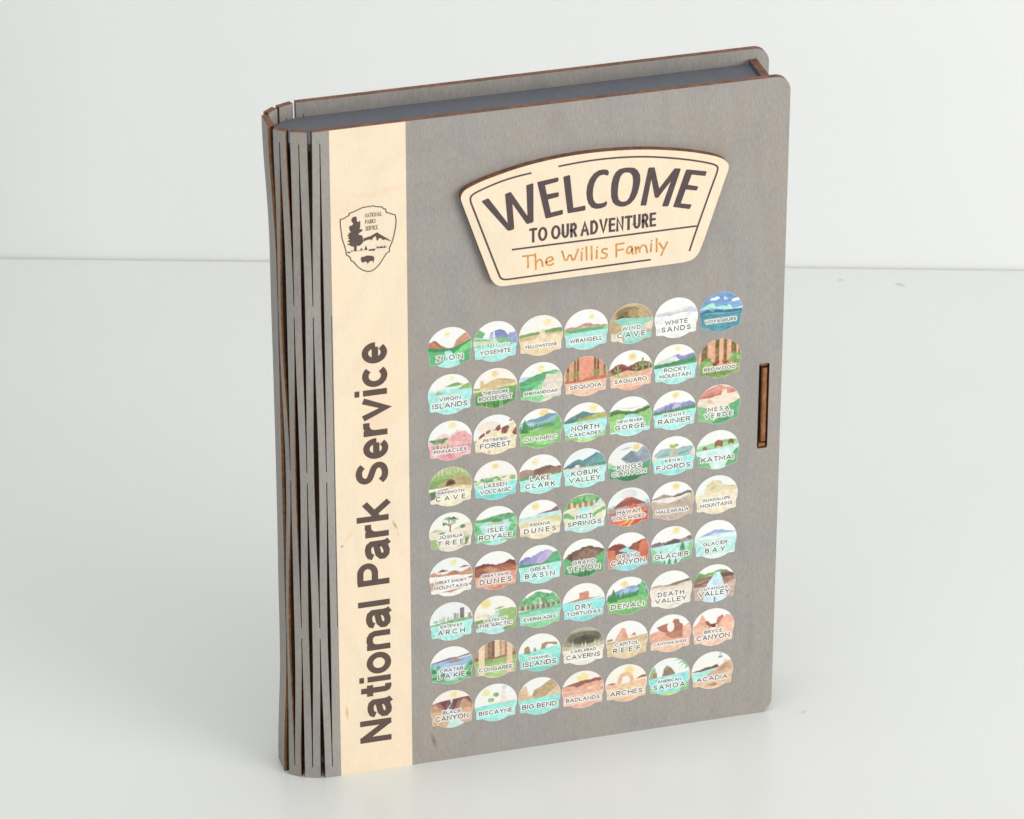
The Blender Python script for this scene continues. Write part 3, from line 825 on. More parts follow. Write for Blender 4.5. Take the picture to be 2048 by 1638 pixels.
def shenandoah(b):
    b.sky(); b.S(.02, .68, .14); b.R('c6dcea', [(-1, .3), (0, .4), (.5, .4)]); b.R('6bb47c', [(-1, .1), (-.4, .3), (.1, .5), (.6, .55), (1, .45)]); b.R('8fd69c', [(.3, .3), (.6, .5), (1, .4)]); b.R('7ccf92', [(-1, -.1), (-.5, -.05), (.3, .2), (.5, .1)]); b.R('66b882', [(-1, -.15), (-.3, -.2), (.1, -.5)])
    b.R('9ce0a0', [(-1, -.7), (-.2, -.2), (.3, .1), (.4, -.2)]); b.P('e9e0ce', [(.05, -.6), (.05, -.1), (.2, .1), (.25, .38), (.45, .35), (.6, .32), (.8, .4), (1, .35), (1, -1.1), (-.2, -1.1), (.2, -.8)]); b.P('a9dba5', [(-.6, -1), (-.1, -.75), (.5, -.75), (0, -.9), (-.2, -1.1)])
def sequoia(b):
    b.put(np.ones(len(b.U)), 'ecaa8b'); 
    for x in (-.82, -.5, -.36, .42, .56, .86): b.B('8a6d4a', x - .05, x + .05, -.2, 1.1, .2); b.E('9aa05c', x, .1, .07, .2)
    b.P('f0a589', [(-.35, -.3), (-.22, .2), (-.25, 1.1), (.3, 1.1), (.28, .2), (.4, -.3)]); b.P('a5644e', [(-.02, -.2), (.03, -.05), (.08, -.2)]); b.R('cf7f68', [(-1, -.12), (-.4, -.2), (0, -.15), (.5, -.08), (1, -.02)], .05, base=-.5); b.R('f5cbab', [(-1.1, -.28), (1.1, -.22)], .01)
def saguaro(b):
    b.sky(); b.S(.08, .66, .16, 'f3d873'); b.R('a9635c', [(-1, .1), (-.7, .32), (-.45, .38), (-.1, .2), (.4, .4), (.7, .38), (1, .22)]); b.R('8f4c4a', [(-1, 0), (-.5, .28), (-.2, .1), (.3, .25), (1, .1)]); b.R('f0bf9e', [(-1.1, -.22), (-.6, -.1), (-.2, .02), (.3, -.1), (1.1, .02)], .01)
    for x, y, h in ((-.58, -.2, .5), (.55, -.12, .68), (.25, -.1, .35), (.85, .0, .35), (-.9, -.2, .22)): b.B('8dbb72', x - .045, x + .045, y, y + h); b.B('8dbb72', x - .16, x + .1, y + h * .4, y + h * .48); b.B('8dbb72', x - .16, x - .11, y + h * .4, y + h * .7); b.B('8dbb72', x + .1, x + .14, y + h * .4, y + h * .62)
    b.blobs(['a9c98a'], -.9, .2, -.25, -.15, .07, 6); b.R('f6c9a9', [(-1.1, -.35), (1.1, -.3)]); b.R('f5b697', [(-.6, -.85), (.6, -.8)])
def rocky(b):
    b.sky(); b.S(.1, .78, .12); b.P('c9c4d6', [(-.8, .2), (-.4, .35), (0, .48), (.2, .5), (.4, .2)]); b.R('9c98cf', [(.05, .5), (.2, .4), (.45, .38), (.7, .45), (1, .48)], base=.1); b.P('dfe9dc', [(-1, .1), (-.4, .35), (0, .4), (.2, .2), (-.2, .05)]); b.R('6aa878', [(-1, .08), (-.3, .1), (.2, .18), (1, .35)]); b.T('4f9160', -1, 1, -.1, .18, 18, .1); b.R(AQ, [(-1.1, -.14), (1.1, -.02)], .005)
def redwood(b):
    b.put(np.ones(len(b.U)), 'eab391')
    for x, w in ((-.72, .14), (-.1, .12), (.18, .1), (.3, .05), (.62, .14), (.9, .04)): b.B('94804f', x - w, x + w, -.3, 1.1, .25); b.B('7c6a44', x + w * .4, x + w * .7, -.3, 1.1, .2)
    for x in (-.42, .06, .42): b.B('f0b996', x - .1, x + .1, -.3, 1.1)
    b.blobs(['a07050', '98563f'], -.5, .5, -.3, -.15, .1, 14); b.blobs(['93b873', '7ba55f', 'a9c982'], -1, -.45, -.4, 0, .13, 22); b.blobs(['93b873', '7ba55f', 'a9c982'], .5, 1, -.3, .1, .13, 20); b.blobs(['8fae63', '9fbc74', '83a35a'], -.95, .95, -1, -.45, .16, 60)
def pinnacles(b):
    b.sky('f6f7f2'); b.S(.1, .75, .15); b.R('f3cfc6', [(-1, .0), (-.5, .3), (-.2, .38), (0, .22), (.3, .5), (.6, .42), (1, .1)]); b.R('edb3b2', [(-.1, .1), (.3, .35), (.7, .4), (1, .0)]); b.R('f1c0ba', [(-1, -.2), (0, .0), (1, -.2)], amp=.1); b.blobs(['86b183', '6b9a6a'], -.9, -.1, -.05, .12, .09, 26); b.T('7fa97c', -.8, -.05, -.35, .2, 5); b.R('eaa9ad', [(-1, -.4), (0, -.35), (1, -.3)], amp=.12); b.blobs(['f6d0cc', 'e79aa2'], -.9, .9, -.9, -.5, .12, 10)
def petrified(b):
    b.sky('f3f6f4', 'f6ecd6'); b.E('f5dcbc', -.3, .4, .5, .3, .03, .6); b.R('f6e8c5', [(-1, -.2), (-.5, .05), (0, .22), (.5, .4), (1, .6)]); 
    for P in ([(-.78, -.12), (-.7, .04), (-.5, .16), (-.48, .02), (-.72, -.14)], [(-.45, .12), (-.4, .22), (-.22, .28), (-.24, .14), (-.42, .06)], [(0, .3), (.1, .45), (.22, .48), (.25, .25), (.1, .15)], [(.25, .1), (.3, .32), (.55, .4), (.65, .3), (.5, .0), (.3, .0)], [(.6, .62), (.8, .8), (.85, .72), (.72, .58)], [(.75, .0), (.98, .35), (1, -.15), (.85, -.12)], [(-1, -.28), (-.85, -.2), (-.88, -.3)], [(-.22, .22), (.05, .28), (.05, .22)]): b.P('a0675d', P, .18)
    b.E('e9b49c', -.3, -.85, .08, .08); b.P('d58f80', [(-.65, -.45), (-.55, -.2), (-.5, -.3)])
def olympic(b):
    b.sky(); b.S(.15, .76, .18, 'f5dc82'); b.R('7fa7b8', [(-1, .3), (-.5, .5), (-.1, .55), (.4, .72), (.7, .68), (1, .4)]); b.R('a3c3d6', [(-1, .35), (-.6, .45), (-.1, .3), (.4, .5), (.7, .6), (1, .3)]); b.R('c6dff0', [(-1, .3), (-.5, .3), (0, .1), (.4, .1)]); b.R('86bb68', [(-1, .1), (-.5, .05), (0, .0), (1, .2)]); b.T('6fa872', -.95, .9, -.02, .32, 18, .08); b.R('9ed07f', [(-1, -.15), (-.2, -.02), (.4, -.05), (1, .05)]); b.T('4f9157', -.82, -.6, -.15, .7, 1); b.T('7fc47c', .6, .9, -.15, 1.05, 1); b.R('88c877', [(-1, -.75), (0, -.6), (1, -.5)]); b.E('a8e095', .2, -.7, .4, .15)
def ncascades(b):
    b.sky(); b.S(.35, .68, .16); b.R('6d9a97', [(-1, .15), (-.5, .4), (-.1, .58), (.2, .45), (.5, .42), (1, .3)]); b.R('5d8c88', [(-1, .1), (-.6, .2), (-.1, .1)]); b.R('b9c98a', [(-.5, .1), (0, .22), (.5, .38), (.95, .4), (1, .1)]); b.T('c3b860', -.3, .95, .08, .22, 16, .22); b.R(AQ, [(-1.1, .03), (1.1, .12)], .005); b.R('8fcf82', [(-1, -.55), (-.5, -.62), (-.1, -1.0)]); b.R('96d488', [(.2, -1), (.5, -.7), (1, -.45)]); b.E('c5e79a', .0, -.97, .6, .16); b.waves('9fdfe6', -.6, 0, 6)
def newriver(b):
    b.sky(); b.R('86a767', [(-1, .3), (-.6, .42), (-.2, .3), (.2, .25), (.6, .38), (1, .5)]); b.R('66884f', [(-.9, .35), (-.3, .32), (.1, .22), (.5, .3), (.9, .42), (1, .3)], base=.05); b.R('9ccf85', [(-1, .1), (-.5, .2), (0, .05), (.4, .12), (1, .3)]); b.P('bdf0ea', [(-.35, -.1), (-.1, .12), (.2, .1), (.5, -.05), (.7, -.4), (.95, -.6), (.95, -1.1), (-.95, -1.1), (-.9, -.75), (-.5, -.5)]); b.R('a6df92', [(-1, -.1), (-.6, -.2), (-.45, -.6)], base=-.72); b.R('97d38a', [(.55, -.5), (.7, -.1), (1, .1)], base=-.6); b.P('7f9a62', [(-.6, .5), (0, .42), (.6, .44), (0, .38)], a=.5)
def rainier(b):
    b.sky(); b.S(.05, .76, .14, 'f5de80'); b.R('b9b0dc', [(-1, .1), (-.4, .32), (0, .42), (.3, .35), (.6, .38), (1, .25)]); b.R('9d98cb', [(-.7, .1), (-.1, .35), (.2, .2), (.5, .3), (.7, .42), (1, .2)]); b.R('cfc8ea', [(-.1, .2), (.1, .38), (.3, .15)]); b.R('6da97a', [(-1, .0), (-.3, .05), (.3, .1), (1, .18)]); b.T('5c9c6c', -1, 1, -.15, .2, 20, .05); b.R(AQ, [(-1.1, -.16), (1.1, -.0)], .005); b.waves('9de6e2', -.9, -.3, 4)
def mesaverde(b):
    b.put(np.ones(len(b.U)), 'f5e6d2', .02); b.R('dc9484', [(-1, .6), (0, 1), (1, .6)], base=.3); b.P('e7aa97', [(-.8, .6), (0, .95), (.8, .75), (.6, .7), (0, .72)]); b.P('c97f70', [(-.75, .45), (-.2, .52), (.1, .6), (.4, .5), (.8, .62), (.6, .5), (0, .42), (-.7, .35)]); b.P('f3e3cc', [(-1, .35), (-.3, .38), (-.2, .45), (.1, .45), (.15, .7), (.35, .75), (.38, .5), (.8, .55), (1, .4), (1, -.3), (-1, -.2)]); b.P('e3cbb2', [(-.6, .25), (-.45, .35), (-.3, .2), (-.4, .1)]); b.R('8ed08e', [(-1, .0), (-.6, -.12), (-.3, -.3), (-.2, -1.1)]); b.R('6cba86', [(-.3, -.9), (.2, -.3), (.6, .0), (1, .15)]); b.R('5fae80', [(-.3, -.95), (.1, -.6), (.6, -.5), (.6, -1.1)])
def mammoth(b):
    b.put(np.ones(len(b.U)), 'b7c98c')
    for i in range(9): b.B('d8d3a8', -.75 + i * .18, -.69 + i * .18, .5, 1.1)
    b.R('a9c583', [(-1, .5), (-.3, .62), (.4, .68), (1, .5)]); b.R('8fb56d', [(-1, .3), (-.5, .42), (0, .45)], base=0); b.R('c3b183', [(-.6, .1), (0, .45), (.5, .5), (1, .3)]); b.P('8b6b4b', [(-.25, .05), (-.15, .3), (.0, .4), (.2, .28), (.25, .1)]); b.P('6b4a35', [(-.2, .05), (-.08, .28), (.1, .28), (.18, .12)]); b.R('e9dcae', [(-.3, -.15), (.2, .05), (1, -.1)]); b.R('f3e9c5', [(-1, -.4), (-.2, -.25), (.3, -.05), (1, -.25)]); b.P('f2efe2', [(-1, -.05), (.0, .02), (0, -.05), (-1, -.18)]); b.P('7a8268', [(-1, -.2), (-.1, -.1), (-.6, -.5), (-.9, -.6), (-1, -.6)]); b.R('f6ecc8', [(-1, -.75), (-.5, -.45), (1, -.4)])
def lassen(b):
    b.sky('f8f5ec'); b.S(.0, .72, .13, 'f4dc96'); b.R('f2ead0', [(-1, .0), (-.4, .2), (.2, .25), (1, .2)]); b.blobs(['a3cf9d', '83b98a', 'c7dfae'], -1, 1, -.1, .12, .09, 40); b.P('7fa96a', [(-.2, .12), (.05, .22), (.2, .1)]); b.P('7fa96a', [(.2, .08), (.6, .22), (.4, .08)]); b.R('e3ddb0', [(-.5, -.1), (0, .0), (.5, -.1)], base=-.2); b.R('9be8e2', [(-1.1, -.22), (1.1, -.1)], .015); b.R('86e0dc', [(-1, -.6), (1, -.6)])
def lakeclark(b):
    b.sky(); b.S(-.25, .64, .14); b.R('b8988a', [(-1, .2), (-.8, .32), (-.5, .3), (0, .1), (.3, .0)]); b.R('8e705f', [(-.3, .25), (.1, .38), (.4, .42), (.7, .3), (1, .3)]); b.R('a58877', [(0, .0), (.5, .25), (.75, .3), (1, .1)]); b.T('84a878', -1, -.2, -.25, .22, 12, -.15); b.R('88b07c', [(-1, -.08), (-.3, -.12), (.2, -.1), (1, .02)], base=-.3); b.R(AQ, [(-1.1, -.25), (0, -.16), (1.1, -.05)], .005); b.waves('9fe6e6', -.9, -.3, 4)
def kobuk(b):
    b.sky('eef4f3', 'f3f0e8'); b.R('6f9aa0', [(-1, .1), (-.6, .38), (-.3, .5), (-.1, .4), (.1, .5), (.5, .75), (.65, .68)]); b.R('7fb0ae', [(0, .1), (.3, .4), (.7, .72), (1, .5)]); b.R('5a878f', [(-1, .1), (-.5, .3), (-.2, .1)]); b.T('5f9c7c', .2, 1, .02, .18, 9, .1); b.R('e6d6c2', [(-1, .05), (-.3, .1), (.2, .06), (1, .04)], base=-.3); b.E('f5ede0', -.35, .15, .12, .05); b.R(AQ, [(-1.1, -.05), (1.1, .02)], .005); b.waves('98e4e4', -.9, -.2, 4)
def kings(b):
    b.sky('eff1ee'); b.S(.32, .72, .13, 'f3d868'); b.P('c6cbd0', [(-.45, .65), (-.1, .78), (.15, .75), (-.1, .65)]); b.P('a9b4bb', [(-.4, .2), (.1, .58), (.35, .45), (.6, .72), (.8, .75), (1, .3), (1, -.2), (0, -.2)]); b.P('8c9aa5', [(-.4, .2), (.1, .56), (.3, .3), (.7, .1), (.2, -.1)]); b.P('9dabb4', [(.4, .1), (.8, .6), (.95, .3), (.8, 0)]); b.R('a9d9b4', [(-1, .1), (-.7, -.1), (-.2, -.2)]); b.R('6db281', [(-1, -.2), (-.5, -.35), (.3, -.3), (.8, -.1), (1, .0)]); b.T('5a9f70', -.95, .95, -.75, .5, 14); b.R('4f9563', [(-1, -.75), (1, -.7)]); b.T('427f55', -.4, .4, -1, .3, 5)
def kenai(b):
    b.sky(); b.R('a9c8c6', [(-.9, .15), (-.6, .4), (-.2, .42), (.1, .35), (.5, .42), (.9, .4), (.9, .1)], base=-.05); b.P('7fae97', [(-.8, .05), (-.2, .1), (-.2, .05)]); b.P('5f9678', [(.2, .1), (.7, .2), (.7, .14), (.2, .06)]); b.P('c9c3ae', [(-.2, -.1), (-.15, .3), (0, .42), (.15, .3), (.22, -.1)]); b.blobs(['bfcf7a', 'a9bf68'], -.15, .2, .4, .55, .07, 12); b.R('a9efe8', [(-1.1, -.12), (1.1, -.02)], .01); b.P('ead9cb', [(-1, -.2), (-.95, .1), (-.75, .0), (-.7, -.15)]); b.P('ead9cb', [(1, -.1), (.9, .3), (.75, .05), (.8, -.1)]); b.R('a3ece6', [(-1.1, -.4), (1.1, -.4)])
def katmai(b):
    b.sky('f3f6f0'); b.R('8fcb93', [(-1, .15), (-.6, .25), (0, .45), (.6, .5), (1, .4)]); b.R('a9dba6', [(-.9, .3), (0, .35), (1, .42)], base=.1); b.R('d5f0ea', [(-1, .02), (0, .08), (1, .2)], .02)
    for x, y, r in ((.05, .28, .2), (-.6, .12, .1), (.62, .32, .14)): b.E('a9714f', x, y + r * .3, r, r * .8); b.B('a9714f', x - r, x - r * .5, y - r * .7, y + r * .3); b.B('9c6546', x + r * .4, x + r * .9, y - r * .7, y + r * .3)
    b.R('7cc487', [(-1, -.2), (-.7, -.3), (-.4, -.6), (-.25, -1.1)]); b.R('72bd80', [(.3, -1.1), (.5, -.5), (.8, -.1), (1, .05)]); b.waves('bfeae6', -.9, -.1, 4)
def joshua(b):
    b.sky('f7f6ec'); b.R('ead9c6', [(.1, .1), (.6, .35), (1, .45)]); b.R('d9d3c0', [(-1, .05), (-.7, .22), (-.4, .12)]); b.R('efe7d0', [(-1, .05), (0, .1), (1, .12)]); b.B('b17452', -.06, .01, .0, .35); b.P('b17452', [(-.03, .3), (.2, .45), (.18, .48), (-.05, .35)]); b.P('b17452', [(-.03, .25), (-.2, .4), (-.17, .42), (0, .3)]); b.blobs(['9db78c', '6f8f68', 'dfe6cf', '4f6f50'], -.35, .32, .35, .75, .065, 34); b.E('7a9a6a', .55, .22, .12, .1); b.P('c3c6a6', [(-.85, .1), (-.6, .2), (-.5, .12)]); b.R('a6c282', [(-1, -.25), (-.6, -.35), (-.45, -1.1)]); b.E('86a870', -.4, -.02, .15, .05)
    for i in range(7): b.P('7f9a62', [(.68, -.7), (.5 + i * .08, -.1 + .1 * (i % 2)), (.74, -.7)])
    b.P('7f9a62', [(.3, -.8), (.75, -.6), (.75, -.72)])
def isleroyale(b):
    b.sky(); b.R('7fb184', [(-1, .38), (-.5, .42), (0, .52), (.6, .6), (1, .5)], .02); b.R('c3ebea', [(-1.1, .2), (1.1, .3)], .01); b.blobs(['6fb87f', '86c993', '5aa36b'], -.35, .3, .2, .45, .1, 30); b.E('d9cf9f', 0, .13, .4, .06); b.R('8fd69c', [(-1, .35), (-.8, .2), (-.62, -.2), (-.3, -.7), (-.2, -.8)], .05); b.R('8fd69c', [(.2, -.8), (.5, -.4), (.7, .0), (.8, .3), (1, .4)], .05); b.blobs(['79c58a', 'a3e0a8'], -1, -.65, -.8, .2, .12, 16); b.blobs(['79c58a', 'a3e0a8'], .65, 1, -.7, .3, .12, 16); b.R(AQ, [(-.5, -.85), (.5, -.8)], .01)
def indiana(b):
    b.sky(); b.S(-.22, .7, .15, 'f4da80'); b.P('a3767f', [(-.2, .28), (.3, .4), (.5, .42), (.8, .62), (1, .5), (1, .35)]); b.R('bcecea', [(-1.1, .15), (1.1, .38)], .005); b.R('f2ddb8', [(-1, -.02), (0, .1), (1, .18)], .02); b.R('dfe3a6', [(-1, -.2), (-.3, -.1), (1, .0)], .04); b.R('f5e7c8', [(-1, -.35), (0, -.2), (1, -.2)], .03); b.E('cfdf95', -.75, -.8, .3, .12); b.E('d5e09c', .6, -.5, .3, .1); b.R('f3e0bd', [(-.5, -.85), (.6, -.75)])
def hotsprings(b):
    b.sky(); b.R('7fb87c', [(-1, .6), (-.5, .85), (0, .95), (.6, .85), (1, .5)], .05); 
    for i in range(12): b.B(['b08865', 'ead2ae'][i % 2], -.78 + i * .13, -.66 + i * .13, .32, .62, .1)
    b.blobs(['6fae70', '8fc587'], -.7, .7, .6, .9, .12, 30); b.R('ebe3c8', [(-1, .2), (-.5, .35), (0, .28), (.4, .35), (1, .6)]); b.P('b9ede6', [(-.25, .3), (.0, .33), (.35, .3), (.2, -.1), (.9, -.5), (.9, -1.1), (-.9, -1.1), (-.9, -.6), (-.3, -.1)]); b.R('86c18a', [(-1, .1), (-.75, .12), (-.45, -.15)], base=-.25); b.R('86c18a', [(.35, -.1), (.6, .1), (1, .25)], base=-.2); b.R('ecebc8', [(-1, -.15), (-.5, -.25), (-.2, -.5)], base=-.55); b.R('ecebc8', [(.3, -.3), (.7, -.05), (1, .1)], base=-.45); b.P('bfeee8', [(.3, .2), (.8, .75), (.95, .7), (.5, .2)]); b.R('c6f0ea', [(-1, -.6), (1, -.5)])
def hawaii(b):
    b.sky('f0f3f1'); b.E('dfe0de', 0, .65, .4, .25, .04, .7); b.R('a9dfe3', [(-1, .1), (-.6, .15)], base=-.2); b.P('a9dfe3', [(.5, .1), (.9, .32), (1, .1)]); b.P('a0665a', [(-.75, .0), (-.35, .35), (-.1, .5), (.15, .5), (.5, .3), (.75, .15), (.8, 0)]); b.P('c76f55', [(-.35, .35), (-.1, .5), (.15, .5), (.3, .3), (.1, .38), (-.05, .3), (-.2, .2)]); b.R('c9a6a0', [(-1, -.02), (-.3, .05), (.3, .1), (1, .1)]); b.R('b78d8c', [(-1, -.25), (-.4, -.1), (.2, -.2), (1, -.05)]); b.P('e8744f', [(.05, .0), (.2, .18), (.35, .1), (.6, -.2), (.95, -.35), (.95, -1.1), (-.9, -1.1), (-.85, -.75), (-.3, -.4)], .2); b.blobs(['f2935a', 'd65a45', 'f6b463'], -.6, .8, -.95, -.1, .1, 26); b.P('f6c27a', [(-.1, -1), (.2, -.6), (.3, -.6), (0, -1.1)])
def haleakala(b):
    b.sky(); b.S(.15, .74, .15, 'f5e07a'); b.R('b5a898', [(-1, .2), (-.7, .28), (-.4, .4), (-.1, .3), (.2, .25)], base=0); b.R('94877c', [(-.9, .2), (-.7, .25)], base=.1); b.R('8f8276', [(0, .25), (.3, .35), (.7, .48), (.9, .38)], base=.2); b.R('f3ede6', [(-1, .12), (-.3, .2), (.2, .18), (.6, .3), (1, .3)]); b.R('cfc0ab', [(-1, .1), (-.6, .0), (-.1, -.1), (.4, -.3)]); b.R('c9baa4', [(-.2, -.1), (.3, .05), (.7, .2), (1, .3)]); b.R('cdbba8', [(-1, -.2), (0, -.2), (1, -.15)]); b.R('d3beae', [(-1, -.7), (1, -.6)])
def guadalupe(b):
    b.sky('f2f6f3', 'f5efdf'); b.P('ece0bd', [(-.6, .1), (-.5, .55), (-.2, .78), (.2, .72), (.3, .5), (.6, .42), (1, .35), (1, 0)]); b.P('e3d5ab', [(-.5, .5), (-.2, .75), (0, .5), (-.2, .2)]); b.P('ddcc9d', [(.4, .45), (.9, .38), (.7, .3)]); b.R('efe2c1', [(-1, .05), (0, .15), (1, .18)]); b.R('f2e7c9', [(-1, -.1), (0, -.02), (1, .0)]); b.E('e6d7af', -.8, -.55, .3, .1)
def smoky(b):
    b.sky('eff5f3'); b.S(.12, .74, .13); b.P('a86f5a', [(-.65, .3), (-.4, .45), (-.1, .33), (-.3, .3)]); b.P('a86f5a', [(.35, .42), (.6, .52), (.9, .46), (.6, .42)]); b.R('d4a184', [(-1, .2), (-.8, .35), (-.6, .2), (-.2, .2), (.1, .32), (.5, .2), (.9, .42), (1, .2)]); b.P('c08c60', [(-.1, .28), (.2, .32), (.4, .2), (.1, .1)]); b.R('f7f3ee', [(-1, .12), (-.4, .08), (.2, .1), (.5, .02), (1, .0)], .03); b.P('bf8468', [(-.3, .1), (.3, .08), (.5, .14), (0, .16)]); b.P('c18e74', [(-.9, -.15), (-.2, -.12), (.2, -.05), (-.4, -.2)]); b.R('d9ae8f', [(-1, -.2), (-.6, -.2), (-.3, -.35)], base=-.6); b.P('b98474', [(.7, -.15), (1, -.05), (1, -.2)]); b.P('b98474', [(.75, -.5), (1, -.35), (1, -.6)]); b.P('d3a277', [(-.5, -.75), (.2, -.65), (.7, -.6), (0, -.8)]); b.R('f8f6f0', [(-1, -.85), (0, -.88), (1, -.75)], .02)
def sanddunes(b):
    b.sky(); b.R('8a5148', [(-1, .3), (-.6, .42), (-.3, .4), (.0, .3), (.3, .35), (.7, .5), (1, .35)]); b.R('b0735c', [(-1, .15), (-.4, .28), (.1, .22), (.5, .3), (1, .15)]); b.P('d09a7c', [(-.6, .1), (-.3, .25), (.3, .0), (.6, -.2), (-.2, -.1)]); b.R('a5695a', [(-1, .1), (-.7, .05), (-.2, -.2)]); b.R('c78468', [(.1, -.15), (.3, .15), (.5, .1), (1, .1)]); b.R('edb093', [(-1.1, -.25), (0, -.15), (1.1, -.1)]); b.P('d99a80', [(-.3, -.9), (.3, -.75), (.8, -.8), (0, -1.1)])
def greatbasin(b):
    b.sky(); b.R('8f8fc4', [(-1, .2), (-.7, .45), (-.5, .45), (-.2, .3)]); b.R('a6a3d2', [(-.8, .2), (-.4, .42), (0, .65), (.3, .72), (.6, .6)]); b.R('c9b9de', [(-.3, .0), (0, .45), (.3, .7), (.6, .6), (.7, .3)]); b.R('6fb886', [(-.1, -.05), (.3, .2), (.6, .55), (.8, .6), (1, .4)]); b.R('64b07c', [(-1, .08), (-.3, .05), (.3, .05), (1, .1)]); b.T('559f6d', -1, .3, -.05, .14, 14); b.R(AQ, [(-1.1, -.08), (1.1, .05)], .005); b.waves('9fe8ea', -.9, -.2, 4)
def teton(b):
    b.sky(); b.R('86695a', [(-.9, .1), (-.7, .3), (-.4, .45), (0, .58), (.3, .6), (.6, .48), (1, .35)], .04); b.R('9a7d6a', [(-.6, .1), (-.2, .35), (.1, .5), (.4, .4), (.8, .25)], .05, .15); b.P('72574b', [(-.8, .1), (-.5, .3), (-.6, -.2), (-.7, -.3)]); b.R('79bf86', [(-1, .12), (-.7, .0), (-.4, -.25), (0, -.4)]); b.R('7cc48a', [(.2, -.3), (.5, -.05), (.8, .2), (1, .25)]); b.R('6db57c', [(-1, -.4), (0, -.35), (1, -.2)]); b.T('589a68', -.9, .9, -.9, .4, 12); b.T('457f55', -.3, .3, -1, .3, 4)
def grandcanyon(b):
    b.sky(); b.R('9c5a4b', [(-1, .3), (-.6, .48), (-.3, .45), (-.05, .25), (.1, .25), (.2, .4), (.5, .5), (.8, .6), (1, .4)]); b.R('d98463', [(.2, .1), (.5, .35), (.7, .58), (1, .4)]); b.P('b5634d', [(.1, .2), (.4, .48), (.55, .2), (.4, -.3), (.2, .0)]); b.R('d58a6a', [(-1, .15), (-.8, .2), (-.5, .1), (-.3, -.1), (-.2, -.3)]); b.P('a35848', [(-.6, .2), (-.2, .2), (-.35, -.1), (-.6, -.1)]); b.R('dd8f70', [(-1, -.2), (-.6, -.15), (-.4, -.5), (-.2, -.8)]); b.R('d47c5f', [(.4, -.4), (.6, .0), (1, .1)]); b.P('a3e3e6', [(-.05, .25), (.1, .3), (.0, .15), (.4, .0), (.45, -.2), (.2, -.35), (.5, -.55), (.95, -.6), (.95, -1.1), (-.95, -1.1), (-.9, -.8), (-.2, -.6), (.1, -.3), (.1, -.1), (-.45, .1), (-.3, .18)]); b.waves('8fd2dc', -1, -.7, 5)
def glacier(b):
    b.sky(); b.S(.2, .75, .15, 'f5e38a'); b.R('8f8088', [(-1, .15), (-.6, .28), (-.3, .2), (.1, .35), (.4, .28), (.9, .42), (1, .2)], .05); b.R('b5a9ae', [(-.5, .1), (-.1, .25), (.3, .15), (.6, .3), (1, .2)], .06); b.R('73646c', [(-.4, .1), (.0, .28), (.2, .3), (.4, .15)], base=.05); b.R('c3eee6', [(-1.1, .0), (1.1, .15)], .005); b.R('9adba8', [(-1, -.05), (-.8, -.1), (-.6, -.5)]); b.R('9adba8', [(.5, -.6), (.8, -.0), (1, .25)]); b.T('6dba80', -.75, -.3, -.6, .55, 1); b.T('5fae74', .3, .7, -.55, .8, 1); b.R('7ac88c', [(-1, -.65), (-.5, -.75), (-.1, -1.1)]); b.R('74c288', [(.1, -1.1), (.5, -.75), (1, -.5)]); b.T('5a9f6d', -.5, .6, -1.0, .35, 4)
def glacierbay(b):
    b.sky(); b.R('a3b9df', [(-.8, .22), (-.5, .32), (-.1, .5), (.2, .5), (.6, .38), (1, .32)], .03); b.R('c3d6ee', [(-.4, .2), (0, .35), (.5, .3)]); b.R('e6f3f1', [(-1.1, .18), (0, .26), (1.1, .3)], .01); b.R('c6efe9', [(-1.1, .02), (1.1, .05)], .03); b.R('c0ede6', [(-1.1, -.3), (1.1, -.2)]); b.R('e3f4ee', [(-1, -.8), (1, -.7)]); b.waves('e8f8f4', -.5, .1, 6)
def gateway(b):
    b.sky('eef3f1'); 
    for x, w, h, c in ((-.72, .1, .15, 'a9cfcb'), (-.5, .06, .2, 'c6dcd6'), (-.35, .08, .28, 'd9d3cc'), (-.15, .05, .22, 'cfc6c0'), (.02, .07, .2, 'dccfc9'), (.18, .06, .35, 'a9a39c'), (.3, .05, .3, 'c9bfb8'), (.5, .1, .55, '8d7f86'), (.85, .08, .2, 'c89a90')): b.B(c, x - w, x + w, .0, h + .05 + .1 * x)
    b.R('8cc48a', [(-1, -.08), (-.4, .0), (0, .08), (.5, .12), (1, .15)], .03); b.R(AQ, [(-1.1, -.18), (0, -.1), (1.1, .02)], .005); b.waves('a0eae4', -.9, -.3, 4)
def gatesarctic(b):
    b.sky('f8f6ea'); b.S(-.45, .66, .22, 'f5e08a'); b.P('f0e6cc', [(-1, -.1), (-.9, .3), (-.4, .15), (-.1, -.1)]); b.P('a9b48f', [(-.1, .3), (.2, .42), (.45, .4), (.2, .3)]); b.R('a9ca86', [(0, .2), (.4, .3), (1, .28)]); b.R('94b26f', [(-1, -.2), (-.6, -.15), (-.2, -.1), (.2, -.3)]); b.R('a3c47c', [(.2, -.3), (.5, -.1), (1, .05)]); b.P('c3ecea', [(.15, .25), (.05, .1), (-.2, .0), (-.1, -.2), (.1, -.4), (-.9, -.6), (-.95, -1.1), (.5, -1.1), (.6, -.9), (.4, -.6), (.3, -.3), (.1, -.1), (.15, .05)]); b.R('97bb6d', [(.4, -.7), (.8, -.5), (1, -.4)]); b.P('8cab67', [(.3, -.75), (.6, -.65), (.8, -.85), (.5, -.9)])
